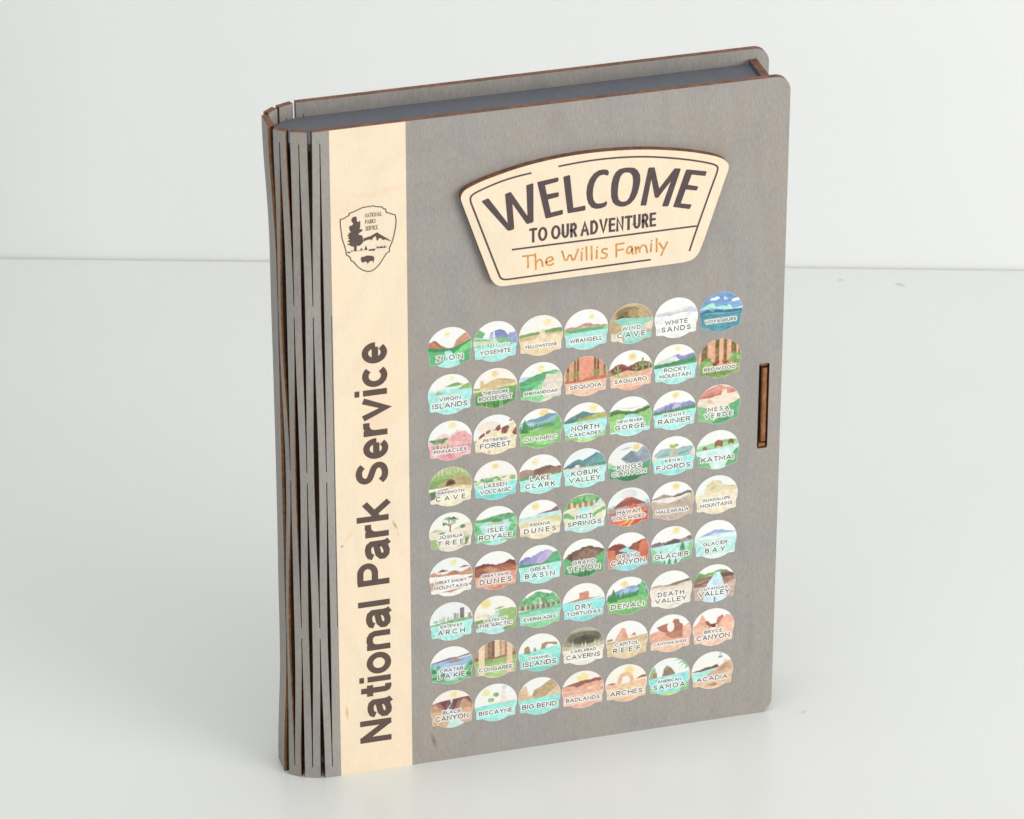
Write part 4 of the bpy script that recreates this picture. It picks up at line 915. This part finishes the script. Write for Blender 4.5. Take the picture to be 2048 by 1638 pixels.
def everglades(b):
    b.sky(); b.blobs(['7fc28a', '6bb078', '93d19b'], -.9, .9, .25, .6, .2, 40); b.blobs(['7fc28a', '6bb078', '93d19b'], -.3, .4, .5, .8, .18, 14); b.B('a39582', -1, 1, .0, .22, .15)
    for i in range(16): b.B(['d9cfbb', '857766'][i % 2], -.95 + i * .12, -.9 + i * .12, .0, .25)
    b.B('ddd3bd', -.02, .06, .0, .55); b.P('ddd3bd', [(0, .5), (-.08, .65), (.0, .58), (.1, .65)]); b.B('d9cfbb', -.65, -.6, 0, .35); b.R('7cc58d', [(-1, -.1), (-.3, .0), (.3, .02), (1, .1)], .02); b.R('9adfc2', [(-1, -.18), (0, -.05), (1, -.0)], .02); b.R('aee9d3', [(-1, -.35), (1, -.25)], .03); b.E('86cd9a', -.8, -.12, .3, .08); b.E('86cd9a', .85, .02, .25, .1); b.R('98dca6', [(-1, -.75), (0, -.65), (1, -.55)], .03)
def tortugas(b):
    b.sky(); b.P('dd9c84', [(-.9, .05), (-.5, .15), (-.2, .22), (-.22, .52), (.15, .58), (.25, .52), (.25, .22), (.6, .2), (.95, .22), (.2, .12)]); b.P('c98a75', [(-.85, .06), (-.3, .2), (0, .15)]); b.R('a3ece8', [(-1.1, .05), (1.1, .14)], .005); b.R('98e6e4', [(-1.1, -.3), (1.1, -.3)]); b.waves('b6f2ee', -.9, 0, 6)
def denali(b):
    b.sky(); b.S(-.15, .64, .15, 'f5dd86'); b.R('8fb0cf', [(-.9, .15), (-.4, .35), (0, .5), (.4, .48), (.7, .62), (1, .4)]); b.R('aecbe6', [(-.6, .0), (-.1, .45), (.3, .3), (.6, .4)]); b.P('6f95b5', [(.4, .45), (.7, .62), (.9, .5), (.6, .4)]); b.R('7fb96c', [(-1, -.1), (0, -.08), (1, .1)]); b.T('5a9a68', -.95, .9, -.18, .38, 18, .0); b.R('96cf7c', [(-1, -.22), (-.3, -.15), (1, -.05)]); b.T('4f965a', -.78, -.55, -.25, .65, 1); b.T('7fc888', .55, .88, -.2, 1.0, 1); b.R('86c578', [(-1, -.7), (1, -.6)]); b.P('a9e09a', [(.2, -.6), (.9, -.4), (.9, -.5), (.4, -.7)])
def deathvalley(b):
    b.sky(); b.R('cbb7a4', [(-1, .25), (-.6, .32), (-.3, .25), (.2, .3), (.5, .42), (1, .5)], .03); b.R('9c8676', [(-.4, .25), (.1, .35), (.4, .4), (.9, .5), (1, .4)], base=.22); b.R('e9dccb', [(-1, .18), (-.3, .2), (.2, .2), (.5, .3), (1, .35)], .02); b.R('f2e7d6', [(-1, .05), (0, .1), (1, .2)]); b.R('f3eadb', [(-1, -.5), (1, -.5)])
def cuyahoga(b):
    b.sky(); b.R('7fb06c', [(-1, .4), (-.7, .65), (-.4, .55), (0, .62), (.3, .72), (.6, .65)], .04); b.R('9ccf80', [(-.5, .4), (0, .6), (.3, .65)]); b.R('a07f6f', [(-1, .3), (-.5, .4), (0, .42), (.3, .55), (.6, .6), (1, .4)]); b.R('7f6356', [(.3, .5), (.7, .5), (1, .4)], base=.3); b.R('b39380', [(-1, .1), (-.4, .25), (0, .2), (1, .3)], amp=.15); b.R('d3b7a4', [(-1, -.1), (-.4, -.2), (.4, -.1), (1, .1)]); b.P('8b6f61', [(-1, .0), (-.3, .2), (-.3, .1), (-1, -.1)])
    b.P('d5eef6', [(0, .5), (.12, .62), (.25, .55), (.35, .3), (.45, -.1), (.5, -.4), (.6, -.8), (.5, -1.1), (-.6, -1.1), (-.4, -.4), (-.35, .0), (-.2, .2)], .05); b.P('bfe3f0', [(.0, .5), (.12, .55), (.1, -.2), (-.1, .0)]); b.B('5f7d8c', 0, .06, -1, -.72)
def crater(b):
    b.sky(); b.P('9a8290', [(-.95, .22), (-.6, .3), (-.1, .42), (.3, .42), (.85, .55), (.9, .45), (0, .32), (-.9, .15)]); b.R('a9cbe8', [(-1.1, .15), (0, .32), (1.1, .42)], .01); b.P('b99a94', [(-.35, .15), (0, .28), (.2, .36), (.4, .28), (.75, .3), (.3, .12)]); b.R('b9d8ee', [(-1, -.1), (1, .0)]); b.R('82c590', [(-1, .1), (-.8, -.1), (-.6, -.5), (-.3, -.8)], .05); b.R('82c590', [(.3, -.7), (.6, -.2), (.8, .1), (1, .2)], .05); b.T('6aae7c', -.65, -.2, -.75, .7, 1); b.T('6aae7c', .3, .6, -.6, .6, 1); b.blobs(['6fb57f', '8fd09a', '569a68'], -.95, -.6, -.8, 0, .12, 18); b.blobs(['6fb57f', '8fd09a', '569a68'], .6, .95, -.8, 0, .12, 18); b.P('bfe8f0', [(-.1, -.9), (0, -.4), (.1, -.9)]); b.T('5a9f6c', -.6, .5, -1.05, .3, 5); b.R('86c98f', [(-.9, -.82), (.9, -.8)])
def congaree(b):
    b.put(np.ones(len(b.U)), 'b99b80')
    for i, x in enumerate((-.62, -.45, -.3, -.12, .2, .35, .55, .8, .95)): b.B(['8b6f58', 'c9aa8c', '9a7c64'][i % 3], x - .07, x + .07, .0, 1.1, .12)
    b.B('f0d6b4', -.05, .18, .05, 1.1, .03); b.B('e0bd9c', .28, .42, .15, 1.1, .05); b.R('a0785f', [(-1, .2), (-.3, .1), (.3, .12), (1, .25)], .05); b.R('a3bf78', [(-1, .0), (-.3, .02), (.4, .05), (1, .15)], .03); b.R('b9d38c', [(-1, -.3), (0, -.2), (1, -.1)]); b.B('f3dcbc', -.8, -.52, -1.1, .9, .03); b.B('f0d3b2', .52, .78, -1.1, .9, .03); b.R('bdd68f', [(-.5, -.6), (.5, -.5)])
def channel(b):
    b.sky('f6f8f1'); b.R('a3eee2', [(-1.1, .05), (1.1, .28)], .005); b.P('b39a70', [(-.75, .0), (-.7, .35), (-.55, .42), (-.48, .35), (-.42, .0)]); b.P('b39a70', [(-.3, .1), (-.25, .3), (-.18, .28), (-.15, .08)]); b.P('b39a70', [(.05, .15), (.1, .45), (.3, .52), (.8, .45), (.85, .3), (.7, .3), (.55, .38), (.4, .4), (.3, .3), (.28, .18)]); b.R('8ee0d4', [(-1.1, -.3), (1.1, -.2)]); b.R('86d8ce', [(-1.1, -.75), (1.1, -.65)]); b.waves('b3f2e8', -.9, 0, 7)
def carlsbad(b):
    b.put(np.ones(len(b.U)), 'a8a48c', .06); b.E('c3bfa6', 0, .95, .9, .25); b.E('7f7b66', .05, .45, .8, .35, .12); b.E('5f5b4c', .1, .35, .55, .22, .2)
    for i in range(14): x = -.7 + i * .11; b.P('8f8b76', [(x, .75), (x + .03, .4 + .2 * b.rng.random()), (x + .06, .75)])
    b.R('cfc9ae', [(-1, .1), (-.6, .05), (0, -.02), (1, .2)], .05)
    for x, h in ((-.5, .35), (-.05, .25), (.1, .3), (.55, .35), (.75, .25)): b.P('ded8bd', [(x - .06, -.1), (x, h), (x + .06, -.1)])
    b.R('efe8d2', [(-1, -.12), (0, -.18), (1, -.05)], .03); b.R('f3eedd', [(-1, -.6), (1, -.5)])
def capitol(b):
    b.sky(); b.P('b98a70', [(-.95, .1), (-.7, .15), (-.65, .05), (-.95, .0)]); b.P('f0c0a3', [(-.6, .0), (-.5, .2), (-.4, .35), (-.3, .6), (-.22, .68), (-.08, .6), (0, .3), (.1, .05)]); b.P('e3a98c', [(-.22, .66), (-.08, .6), (0, .3), (.08, .05), (-.15, .05)]); b.P('cf9a78', [(.0, .2), (.2, .22), (.3, .3), (.35, .38), (.42, .25), (.45, .18)]); b.R('dcc29a', [(-1, -.05), (-.4, .0), (.3, .12), (1, .2)], .02); b.R('e3cda6', [(-1, -.12), (-.3, -.2), (.4, -.1), (1, -.1)]); b.R('ead3ab', [(-1, -.7), (1, -.6)])
def canyonlands(b):
    b.sky(); b.R('f0bca4', [(-1, .1), (-.6, .2), (0, .1), (.6, .3), (1, .45)]); b.P('bb7f69', [(-.65, .4), (-.3, .52), (-.1, .55), (.1, .62), (.2, .75), (.4, .7), (.45, .5), (.6, .42), (.58, -.2), (.2, -.25), (-.1, .0), (-.5, .2)]); b.E('f8f3ea', .02, .35, .17, .27, .02); b.P('c98d77', [(-.3, .0), (.2, .1), (.6, .1), (.6, -.3), (.1, -.3)]); b.R('eeb79f', [(-1, .05), (-.5, .15), (-.2, -.15), (.1, -.3), (.2, -.6)]); b.R('f2c2aa', [(.55, -.4), (.7, .3), (1, .4)]); b.R('f5cdb3', [(-1, -.5), (1, -.4)])
def bryce(b):
    b.sky(); b.P('f0b69d', [(-1, .1), (-.7, .35), (-.55, .78), (-.48, .6), (-.4, .5), (-.35, .2), (-.2, -.1), (-1, -.3)]); b.P('b06d5a', [(-.4, .4), (-.25, .35), (-.1, .15), (-.15, -.05), (-.35, .2)]); b.P('8c4a3f', [(-.15, .18), (.15, .2), (.1, -.02), (-.1, .0)]); b.P('c98872', [(.12, .2), (.2, .5), (.45, .62), (.5, .35), (.2, .05)]); b.R('f3bea6', [(.1, -.05), (.4, .4), (.6, .6), (1, .5)]); b.R('f6c9ae', [(-1, .2), (-.5, .1), (0, -.12), (.3, -.05), (1, .2)]); b.R('f7d0b5', [(-1, -.4), (1, -.3)])
def blackcanyon(b):
    b.sky('faf2e3', 'f9ead6'); b.S(.1, .74, .15, 'f7e89a'); b.R('94666a', [(-1, .35), (-.5, .48), (0, .52), (.4, .56), (.8, .58), (1, .4)], .01); b.P('7c5258', [(-.5, .45), (-.2, .5), (-.3, .1), (-.35, .0)]); b.P('80545c', [(0, .5), (.3, .5), (.2, .1), (.1, -.1)]); b.R('cfa588', [(-1, .2), (-.75, .45), (-.5, .1), (-.2, -.1), (-.1, -.4)]); b.P('a97f6e', [(-.8, .4), (-.55, .38), (-.3, .05), (-.6, .15)]); b.R('d0a686', [(.1, -.15), (.3, .2), (.55, .5), (.8, .3), (1, .1)]); b.P('a87f70', [(.1, -.1), (.3, .45), (.42, .3), (.25, -.1)]); b.R('e3c09c', [(-1, -.1), (-.6, -.1), (-.2, -.4), (-.1, -.8)]); b.R('e3be9c', [(.2, -.5), (.6, .0), (1, -.1)])
    b.P('cdeee6', [(-.08, .5), (.06, .52), (.0, .3), (-.15, .05), (.1, -.15), (.15, -.4), (.3, -.6), (.55, -.8), (.5, -1.1), (-.3, -1.1), (-.15, -.7), (-.05, -.4), (-.2, -.15), (-.25, .0), (-.02, .3)], .04)
def biscayne(b):
    b.sky('f6f8f2', 'f8f2e6'); b.S(-.45, .58, .17, 'f6ea98'); b.E('98bb7e', .02, .42, .14, .12); b.E('a3c98a', -.22, .16, .15, .12); b.P('f6e6d8', [(.22, -.05), (.28, .6), (.48, .6), (.52, .0)]); b.E('e3eaf3', .4, .75, .12, .12); b.R('f3e6d0', [(-.3, -.05), (.3, .05), (.9, .05)], base=-.2); b.R('a6f0e4', [(-1.1, -.14), (1.1, .0)], .01); b.R('b0f2ea', [(-1.1, -.6), (1.1, -.5)]); b.waves('90e6dc', -.4, -.1, 5)
def bigbend(b):
    b.sky('f6f7f1'); b.R('e6cba5', [(-1, .2), (-.8, .6), (-.6, .62), (-.5, .2), (-.3, .0), (-.1, -.1)]); b.P('f1dcc0', [(-.62, .62), (-.5, .2), (-.3, .0), (-.55, .1)]); b.P('cdb48a', [(-.35, .05), (-.25, .35), (.1, .52), (.4, .75), (.6, .85), (.95, .4), (.95, -.1), (-.2, -.1)]); b.P('b79d76', [(-.35, .05), (-.25, .35), (-.05, .42), (-.2, .0)]); b.R('ecd0ae', [(.2, -.1), (.5, .15), (.8, .4), (1, .5)]); b.R('a6ece2', [(-1.1, -.15), (1.1, .0)], .005); b.waves('8fe0d8', -.9, -.2, 6)
def badlands(b):
    b.sky('f9f3e6'); b.S(.0, .6, .24, 'f6e594'); b.R('a56f60', [(-1, .25), (-.6, .35), (-.2, .45), (.2, .5), (.9, .55), (1, .4)], .03); b.R('eeb59c', [(-1, .2), (-.5, .25), (-.3, .15), (.1, .3), (1, .42)], .04); b.R('f3c9b0', [(-1, .05), (-.3, .0), (.3, .1), (1, .15)]); b.R('edb7a2', [(-1, -.1), (0, -.08), (1, .0)], .04); b.R('f6d3bb', [(-1, -.25), (0, -.2), (1, -.15)], .03); b.R('f2bda4', [(-1, -.8), (0, -.75), (1, -.7)])
def arches(b):
    b.sky('faf5e6'); b.S(.15, .66, .2, 'f6df86'); b.P('f3c69f', [(-.45, .0), (-.4, .3), (-.3, .5), (-.1, .6), (.1, .58), (.3, .4), (.4, .1), (.2, .05), (.15, .3), (.0, .42), (-.15, .35), (-.25, .0)]); b.P('b5816b', [(-1, .02), (-.7, .1), (-.45, .05), (-.6, -.02)]); b.P('b5816b', [(.45, .15), (.7, .32), (1, .35), (1, .2)]); b.R('f3cda6', [(-1.1, -.05), (0, .0), (.4, .08), (1.1, .15)], .02); b.R('f6d9b6', [(-1, -.25), (1, -.15)]); b.R('f3c9a3', [(-1, -.8), (1, -.7)])
def samoa(b):
    b.sky('f2f7f3'); b.P('a9c48a', [(-1, .0), (-.85, .5), (-.7, .6), (-.6, .1), (-.55, -.1)]); b.P('b58f70', [(-.85, .0), (-.75, .3), (-.6, .3), (-.58, -.1), (-.9, -.1)]); b.P('a98a6d', [(-.35, .05), (-.25, .5), (-.1, .62), (.1, .45), (.25, .2), (.3, .1)]); b.P('8fb57a', [(-.3, .45), (-.12, .62), (.02, .5), (-.15, .4)]); b.R('a3ecea', [(-1.1, -.02), (1.1, .18)], .005)
    for P in ([(.2, .82), (.6, .95), (.9, .6), (.6, .82)], [(.35, .6), (.65, .85), (.9, .5), (.6, .7)], [(.5, .4), (.72, .75), (.8, .5), (.68, .6)], [(.75, .3), (.8, .75), (.92, .45)]): b.P('86cf92', P)
    b.P('efd0b0', [(.9, .6), (1, .6), (1, -.6), (.85, -.5), (.92, 0)]); b.R('a3d890', [(-1, -.45), (-.7, -.65), (-.4, -1.1)]); b.R('98d488', [(.3, -1.1), (.6, -.6), (1, -.35)]); b.E('c3e598', .05, -.95, .6, .14); b.E('9be8e4', .0, -.7, .5, .12)
def acadia(b):
    b.sky('f6f7f0'); b.R('8a6a5c', [(-1, .02), (-.6, .1), (-.3, .2), (0, .22), (.2, .32), (.3, .2)], .02, base=.0); b.R('b6f0e4', [(-1.1, -.08), (.4, .15), (.5, .0)], .005); b.P('dcb99c', [(-.5, -.4), (.3, .15), (.6, .38), (1, .5), (1, -1.1), (-1, -1.1), (-1, -.55)]); b.P('cba589', [(.15, -.1), (.5, .25), (.8, .35), (.6, .05), (.4, -.1)]); b.R('eccbaa', [(-1, -.52), (-.3, -.5), (.6, -.2), (1, .0)]); b.P('caa088', [(-.3, -.75), (.1, -.65), (.3, -.8), (.05, -.88)]); b.R('f0d6b2', [(-.8, -.95), (0, -.9), (.6, -.85)]); b.B('9aa59c', .28, .48, .62, .74); b.P('a9b5ae', [(.3, .82), (.38, .92), (.46, .82)]); b.P('d99fae', [(.48, .4), (.62, .5), (.72, .46)])

L1 = lambda a, h=.21, w=1.4, v=-.5: [(a, v, h, w)]
def L2(a, c, wa, wc, ha=.19, hc=.25, va=-.21, vc=-.53): return [(a, va, ha, wa), (c, vc, hc, wc)]
BADGES = [
 (zion, L1('ZION', .25, 1.2), 'badge with red cliffs above a green valley and stream'),
 (yosemite, L1('YOSEMITE', .2, 1.4), 'badge with violet cliffs and waterfall above aqua lake'),
 (yellowstone, L1('YELLOWSTONE', .15, 1.45), 'badge with pale geyser on cream plain and green tree line'),
 (wrangell, L1('WRANGELL', .2, 1.48), 'badge with pink hills and green shore over water'),
 (windcave, L2('WIND', 'CAVE', .85, 1.28), 'badge with tan cave mouth and turquoise pool'),
 (whitesands, L2('WHITE', 'SANDS', 1.05, 1.35, .22, .25, -.2, -.53), 'nearly white badge with grey dunes'),
 (voyageurs, L1('VOYAGEURS', .16, 1.42, -.42), 'blue night badge with moon, clouds and green aurora'),
 (virgin, L2('VIRGIN', 'ISLANDS', .98, 1.58), 'aqua badge with small green islands'),
 (roosevelt, L2('THEODORE', 'ROOSEVELT', 1.15, 1.5, .15, .2, -.2, -.47), 'badge with sandy butte above dark green grass'),
 (shenandoah, L1('SHENANDOAH', .16, 1.52), 'badge with green slopes and a cream rock face'),
 (sequoia, L1('SEQUOIA', .2, 1.45), 'salmon badge with one huge trunk among brown trunks'),
 (saguaro, L1('SAGUARO', .2, 1.5), 'badge with maroon hills and green cacti on sand'),
 (rocky, L2('ROCKY', 'MOUNTAIN', 1.05, 1.45, .2, .2, -.25, -.55), 'badge with purple peaks and pine band over aqua lake'),
 (redwood, L1('REDWOOD', .17, 1.45), 'badge with tall brown trunks above olive undergrowth'),
 (pinnacles, L1('PINNACLES', .17, 1.5), 'pink badge with rosy rocks and green bushes'),
 (petrified, L2('PETRIFIED', 'FOREST', 1.1, 1.42, .15, .25, -.25, -.53), 'cream badge with scattered red-brown stone logs'),
 (olympic, L1('OLYMPIC', .19, 1.5, -.5), 'badge with blue mountains, conifers and green meadow'),
 (ncascades, L2('NORTH', 'CASCADES', 1.28, 1.45, .25, .17, -.25, -.58), 'badge with teal mountain and yellow trees over lake'),
 (newriver, L2('NEW RIVER', 'GORGE', 1.15, 1.35, .14, .23, -.22, -.52), 'badge with pale river winding between green hills'),
 (rainier, L2('MOUNT', 'RAINIER', 1.0, 1.5, .16, .24, -.22, -.52), 'badge with lilac mountain above dark trees and water'),
 (mesaverde, L2('MESA', 'VERDE', .98, 1.3, .22, .22, -.22, -.54), 'badge with red cliff overhang, cream dwellings and green bushes'),
 (mammoth, L2('MAMMOTH', 'CAVE', 1.25, 1.35, .15, .24, -.27, -.57), 'badge with dark cave opening and straw-coloured path'),
 (lassen, L2('LASSEN', 'VOLCANIC', 1.05, 1.42, .2, .2, -.23, -.53), 'badge with small green bushes above bright aqua water'),
 (lakeclark, L2('LAKE', 'CLARK', .92, 1.38, .24, .24, -.2, -.55), 'badge with brown mountains behind an aqua lake'),
 (kobuk, L2('KOBUK', 'VALLEY', 1.25, 1.48, .24, .24, -.22, -.56), 'badge with slanting teal ridges above aqua water'),
 (kings, L2('KINGS', 'CANYON', 1.12, 1.58, .23, .2, -.22, -.55), 'badge with grey peak above dense green firs'),
 (kenai, L2('KENAI', 'FJORDS', .8, 1.58, .16, .24, -.22, -.54), 'badge with grassy sea stack in aqua fjord'),
 (katmai, L1('KATMAI', .25, 1.5, -.45), 'badge with brown bears beside a white stream'),
 (joshua, L2('JOSHUA', 'TREE', 1.1, 1.2, .19, .24, -.22, -.55), 'badge with a single branching desert tree'),
 (isleroyale, L2('ISLE', 'ROYALE', .72, 1.52, .24, .24, -.2, -.55), 'badge with wooded islet in a lake framed by green'),
 (indiana, L2('INDIANA', 'DUNES', .95, 1.48, .16, .25, -.22, -.54), 'badge with mauve headland, water and grassy sand'),
 (hotsprings, L2('HOT', 'SPRINGS', .75, 1.58, .24, .24, -.15, -.5), 'badge with row of trunks above terraced pale pools'),
 (hawaii, L2("HAWAI'I", 'VOLCANOES', 1.05, 1.5, .2, .18, -.22, -.52), 'badge with red volcano and orange lava streams'),
 (haleakala, L1('HALEAKALA', .18, 1.5), 'badge with taupe crater hills and yellow sun'),
 (guadalupe, L2('GUADALUPE', 'MOUNTAINS', 1.32, 1.52, .15, .19, -.22, -.5), 'pale straw badge with a blunt mountain'),
 (smoky, L2('GREAT SMOKY', 'MOUNTAINS', 1.45, 1.55, .15, .18, -.22, -.5), 'badge with brown ridges between white mist bands'),
 (sanddunes, L2('GREAT SAND', 'DUNES', 1.28, 1.48, .14, .26, -.22, -.53), 'rust-red badge with layered dunes'),
 (greatbasin, L2('GREAT', 'BASIN', .9, 1.38, .2, .25, -.22, -.55), 'badge with purple mountains and green slope over aqua'),
 (teton, L2('GRAND', 'TETON', 1.02, 1.5, .18, .25, -.2, -.52), 'badge with jagged brown mountain behind green firs'),
 (grandcanyon, L2('GRAND', 'CANYON', 1.0, 1.58, .18, .25, -.2, -.52), 'badge with red canyon walls and blue river'),
 (glacier, L1('GLACIER', .24, 1.6, -.52), 'badge with grey snowy range, lake and green firs'),
 (glacierbay, L2('GLACIER', 'BAY', 1.15, .95, .19, .25, -.2, -.55), 'pale mint badge with low blue ice ridge'),
 (gateway, L2('GATEWAY', 'ARCH', 1.05, 1.25, .16, .25, -.22, -.54), 'badge with city skyline above aqua river'),
 (gatesarctic, L2('GATES OF', 'THE ARCTIC', 1.05, 1.55, .14, .19, -.24, -.5), 'badge with flat tree, winding stream and big sun'),
 (everglades, L1('EVERGLADES', .17, 1.5), 'badge with round green trees on roots over water'),
 (tortugas, L2('DRY', 'TORTUGAS', .78, 1.6, .25, .19, -.22, -.55), 'badge with coral-coloured fort on aqua sea'),
 (denali, L1('DENALI', .24, 1.55, -.5), 'badge with blue snowy mountain and pine meadow'),
 (deathvalley, L2('DEATH', 'VALLEY', 1.25, 1.5, .24, .24, -.2, -.53), 'pale cream badge with thin dark ridge'),
 (cuyahoga, L2('CUYAHOGA', 'VALLEY', 1.28, 1.5, .14, .25, -.25, -.5), 'badge with tall white waterfall between brown ledges'),
 (crater, L2('CRATER', 'LAKE', 1.1, 1.25, .17, .25, -.22, -.53), 'badge with blue lake, small island and green trees'),
 (congaree, L1('CONGAREE', .2, 1.55), 'badge with pale trunks standing on green swamp floor'),
 (channel, L2('CHANNEL', 'ISLANDS', 1.05, 1.55, .14, .26, -.25, -.55), 'badge with tan sea arch and rocks in turquoise sea'),
 (carlsbad, L2('CARLSBAD', 'CAVERNS', 1.2, 1.6, .15, .24, -.22, -.52), 'grey badge with dark cavern and stalactites'),
 (capitol, L2('CAPITOL', 'REEF', 1.12, 1.28, .18, .25, -.2, -.52), 'badge with peach rock spire on tan plain'),
 (canyonlands, L1('CANYONLANDS', .14, 1.58), 'salmon badge with rock window of white sky'),
 (bryce, L2('BRYCE', 'CANYON', .85, 1.58, .17, .26, -.22, -.52), 'peach badge with hoodoo spire and dark red gap'),
 (blackcanyon, L2('BLACK', 'CANYON', .85, 1.55, .17, .26, -.15, -.45), 'badge with plum and tan gorge split by stream'),
 (biscayne, L1('BISCAYNE', .22, 1.58), 'pale badge with green islets above aqua water'),
 (bigbend, L1('BIG BEND', .24, 1.62), 'badge with tan canyon cliffs over aqua river'),
 (badlands, L1('BADLANDS', .2, 1.6), 'peach striped badge with sun behind brown ridge'),
 (arches, L1('ARCHES', .24, 1.55), 'badge with peach stone arch in front of sun'),
 (samoa, L2('AMERICAN', 'SAMOA', 1.12, 1.52, .15, .25, -.2, -.5), 'badge with rocky islets, palm leaves and lagoon'),
 (acadia, L1('ACADIA', .23, 1.5, -.42), 'badge with lighthouse, brown headland and aqua bay'),
]

# sample lattice: a square grid bent onto the badge outline (circle joined with a tabbed base)
NG = 81
def rho(th):
    c, s = np.cos(th), np.sin(th)
    r = np.ones_like(th)
    hw, hb = 0.925, 0.80
    with np.errstate(divide='ignore', invalid='ignore'):
        rx = np.where(np.abs(c) > 1e-6, hw / np.abs(c), 9)
        ry = np.where(s < -1e-6, hb / -s, 9)
    box = np.where(s < 0, np.minimum(rx, ry), 0)
    # soften the outer corner of the tab
    corner = np.arctan2(hb, hw)
    a = np.abs(np.arctan2(-s, np.abs(c)) - corner)
    box = np.where(s < 0, box - 0.035 * np.clip(1 - a / 0.06, 0, 1) ** 1.5, box)
    return np.maximum(r, box)
g = np.linspace(-1, 1, NG)
GA, GB = np.meshgrid(g, g)
m_ = np.maximum(np.abs(GA), np.abs(GB))
with np.errstate(divide='ignore', invalid='ignore'):
    th = np.where(np.abs(GA) >= np.abs(GB), np.where(GA >= 0, 0, math.pi) + (math.pi / 4) * np.nan_to_num(GB / GA), np.where(GB >= 0, math.pi / 2, -math.pi / 2) - (math.pi / 4) * np.nan_to_num(GA / GB))
RH = rho(th)
UU = (m_ * RH * np.cos(th)).ravel()
VV = (m_ * RH * np.sin(th)).ravel()
EDGEW = ((1 - m_) * RH).ravel()                  # distance to the rim, roughly
idx = np.arange(NG * NG).reshape(NG, NG)
QUADS = np.stack([idx[:-1, :-1], idx[:-1, 1:], idx[1:, 1:], idx[1:, :-1]], -1).reshape(-1, 4)
OFFS = [(-.006, -.006), (.006, -.006), (-.006, .006), (.006, .006)]
SU = np.concatenate([UU + a for a, b in OFFS]); SV = np.concatenate([VV + b for a, b in OFFS])
YB = -0.09

def badge_lettering(lines):
    parts = []
    for s, v, h, w in lines:
        TV, TF = text_fit(s, h, w, 0.152 if h > .17 else 0.17)
        parts.append(([(a - w / 2, b + v - h / 2, l) for a, b, l in TV], TF))
    return merge(parts)

white = np.array(lin('fbfaf5'))
for n, (paint, lines, desc) in enumerate(BADGES):
    r, c = divmod(n, 7)
    cx, cz = U0 + c * DU, V0 - r * DV
    art = Art(SU, SV, 100 + n)
    paint(art)
    C = art.C.reshape(4, -1, 3).mean(0)
    # brushy detail of the print, stronger in the coloured parts
    br = np.zeros(len(UU))
    for q in range(10):
        a_, k_ = art.rng.gauss(1.45, 0.5), art.rng.uniform(16, 52)
        br += np.sin((UU * math.cos(a_) + VV * math.sin(a_)) * k_ + art.rng.uniform(0, 6.28) + 1.6 * np.sin(UU * art.rng.uniform(3, 9) + q))
    col = np.clip((0.86 - C.min(1)) * 2.2, 0, 1)
    C = C * (1 + 0.032 * col * br / 2.2)[:, None]
    C = np.clip(C, 0, 1) ** (1 + 0.10 * col[:, None])
    TV, TF = badge_lettering(lines)
    # white halo round the lettering
    kd_pts = []
    A = np.array(TV)[:, :2]
    es = set()
    for f in TF:
        for i in range(len(f)):
            e = (f[i], f[(i + 1) % len(f)])
            es.add((min(e), max(e)))
    for i, j in es:
        L = math.hypot(*(A[i] - A[j]))
        q = max(1, int(L / 0.03))
        for t in range(q):
            kd_pts.append(A[i] + (A[j] - A[i]) * t / q)
    kd = kdtree.KDTree(len(kd_pts))
    for i, p in enumerate(kd_pts):
        kd.insert((p[0], p[1], 0), i)
    kd.balance()
    lo, hi = A.min(0) - 0.12, A.max(0) + 0.12
    near = np.where((UU > lo[0]) & (UU < hi[0]) & (VV > lo[1]) & (VV < hi[1]))[0]
    for i in near:
        d = kd.find((UU[i], VV[i], 0))[2]
        a = min(1, max(0, (0.070 - d) / 0.035)) * 0.85
        C[i] = C[i] * (1 - a) + white * a
    a = np.clip((0.035 - EDGEW) / 0.03, 0, 1)[:, None] * 0.45
    C = C * (1 - a) + white * a
    lum = C.mean(1, keepdims=True)
    C = np.clip((lum + (C - lum) * 0.93) * 0.985 / ILL + 0.004, 0, 0.86)
    me = bpy.data.meshes.new('park_badge')
    co = np.empty((NG * NG, 3))
    co[:, 0] = (cx + UU * BR) * MM
    co[:, 1] = YB * MM
    co[:, 2] = (cz + VV * BR) * MM
    me.vertices.add(NG * NG)
    me.vertices.foreach_set('co', co.ravel())
    nq = len(QUADS)
    me.loops.add(nq * 4)
    me.loops.foreach_set('vertex_index', QUADS.ravel())
    me.polygons.add(nq)
    me.polygons.foreach_set('loop_start', np.arange(nq) * 4)
    me.update(calc_edges=True)
    at = me.color_attributes.new('print', 'FLOAT_COLOR', 'POINT')
    at.data.foreach_set('color', np.concatenate([C, np.ones((len(C), 1))], 1).ravel())
    me.materials.append(BADGE)
    o = bpy.data.objects.new('park_badge', me)
    scene.collection.objects.link(o)
    o.parent = book
    o.location = -book.location
    o['label'] = desc
    V = [((cx + a * BR) * MM, (YB - 0.03 - l * LAY) * MM, (cz + b * BR) * MM) for a, b, l in TV]
    t = mesh_obj('lettering', V, TF, INKT, o)
    t.location = (0, 0, 0)
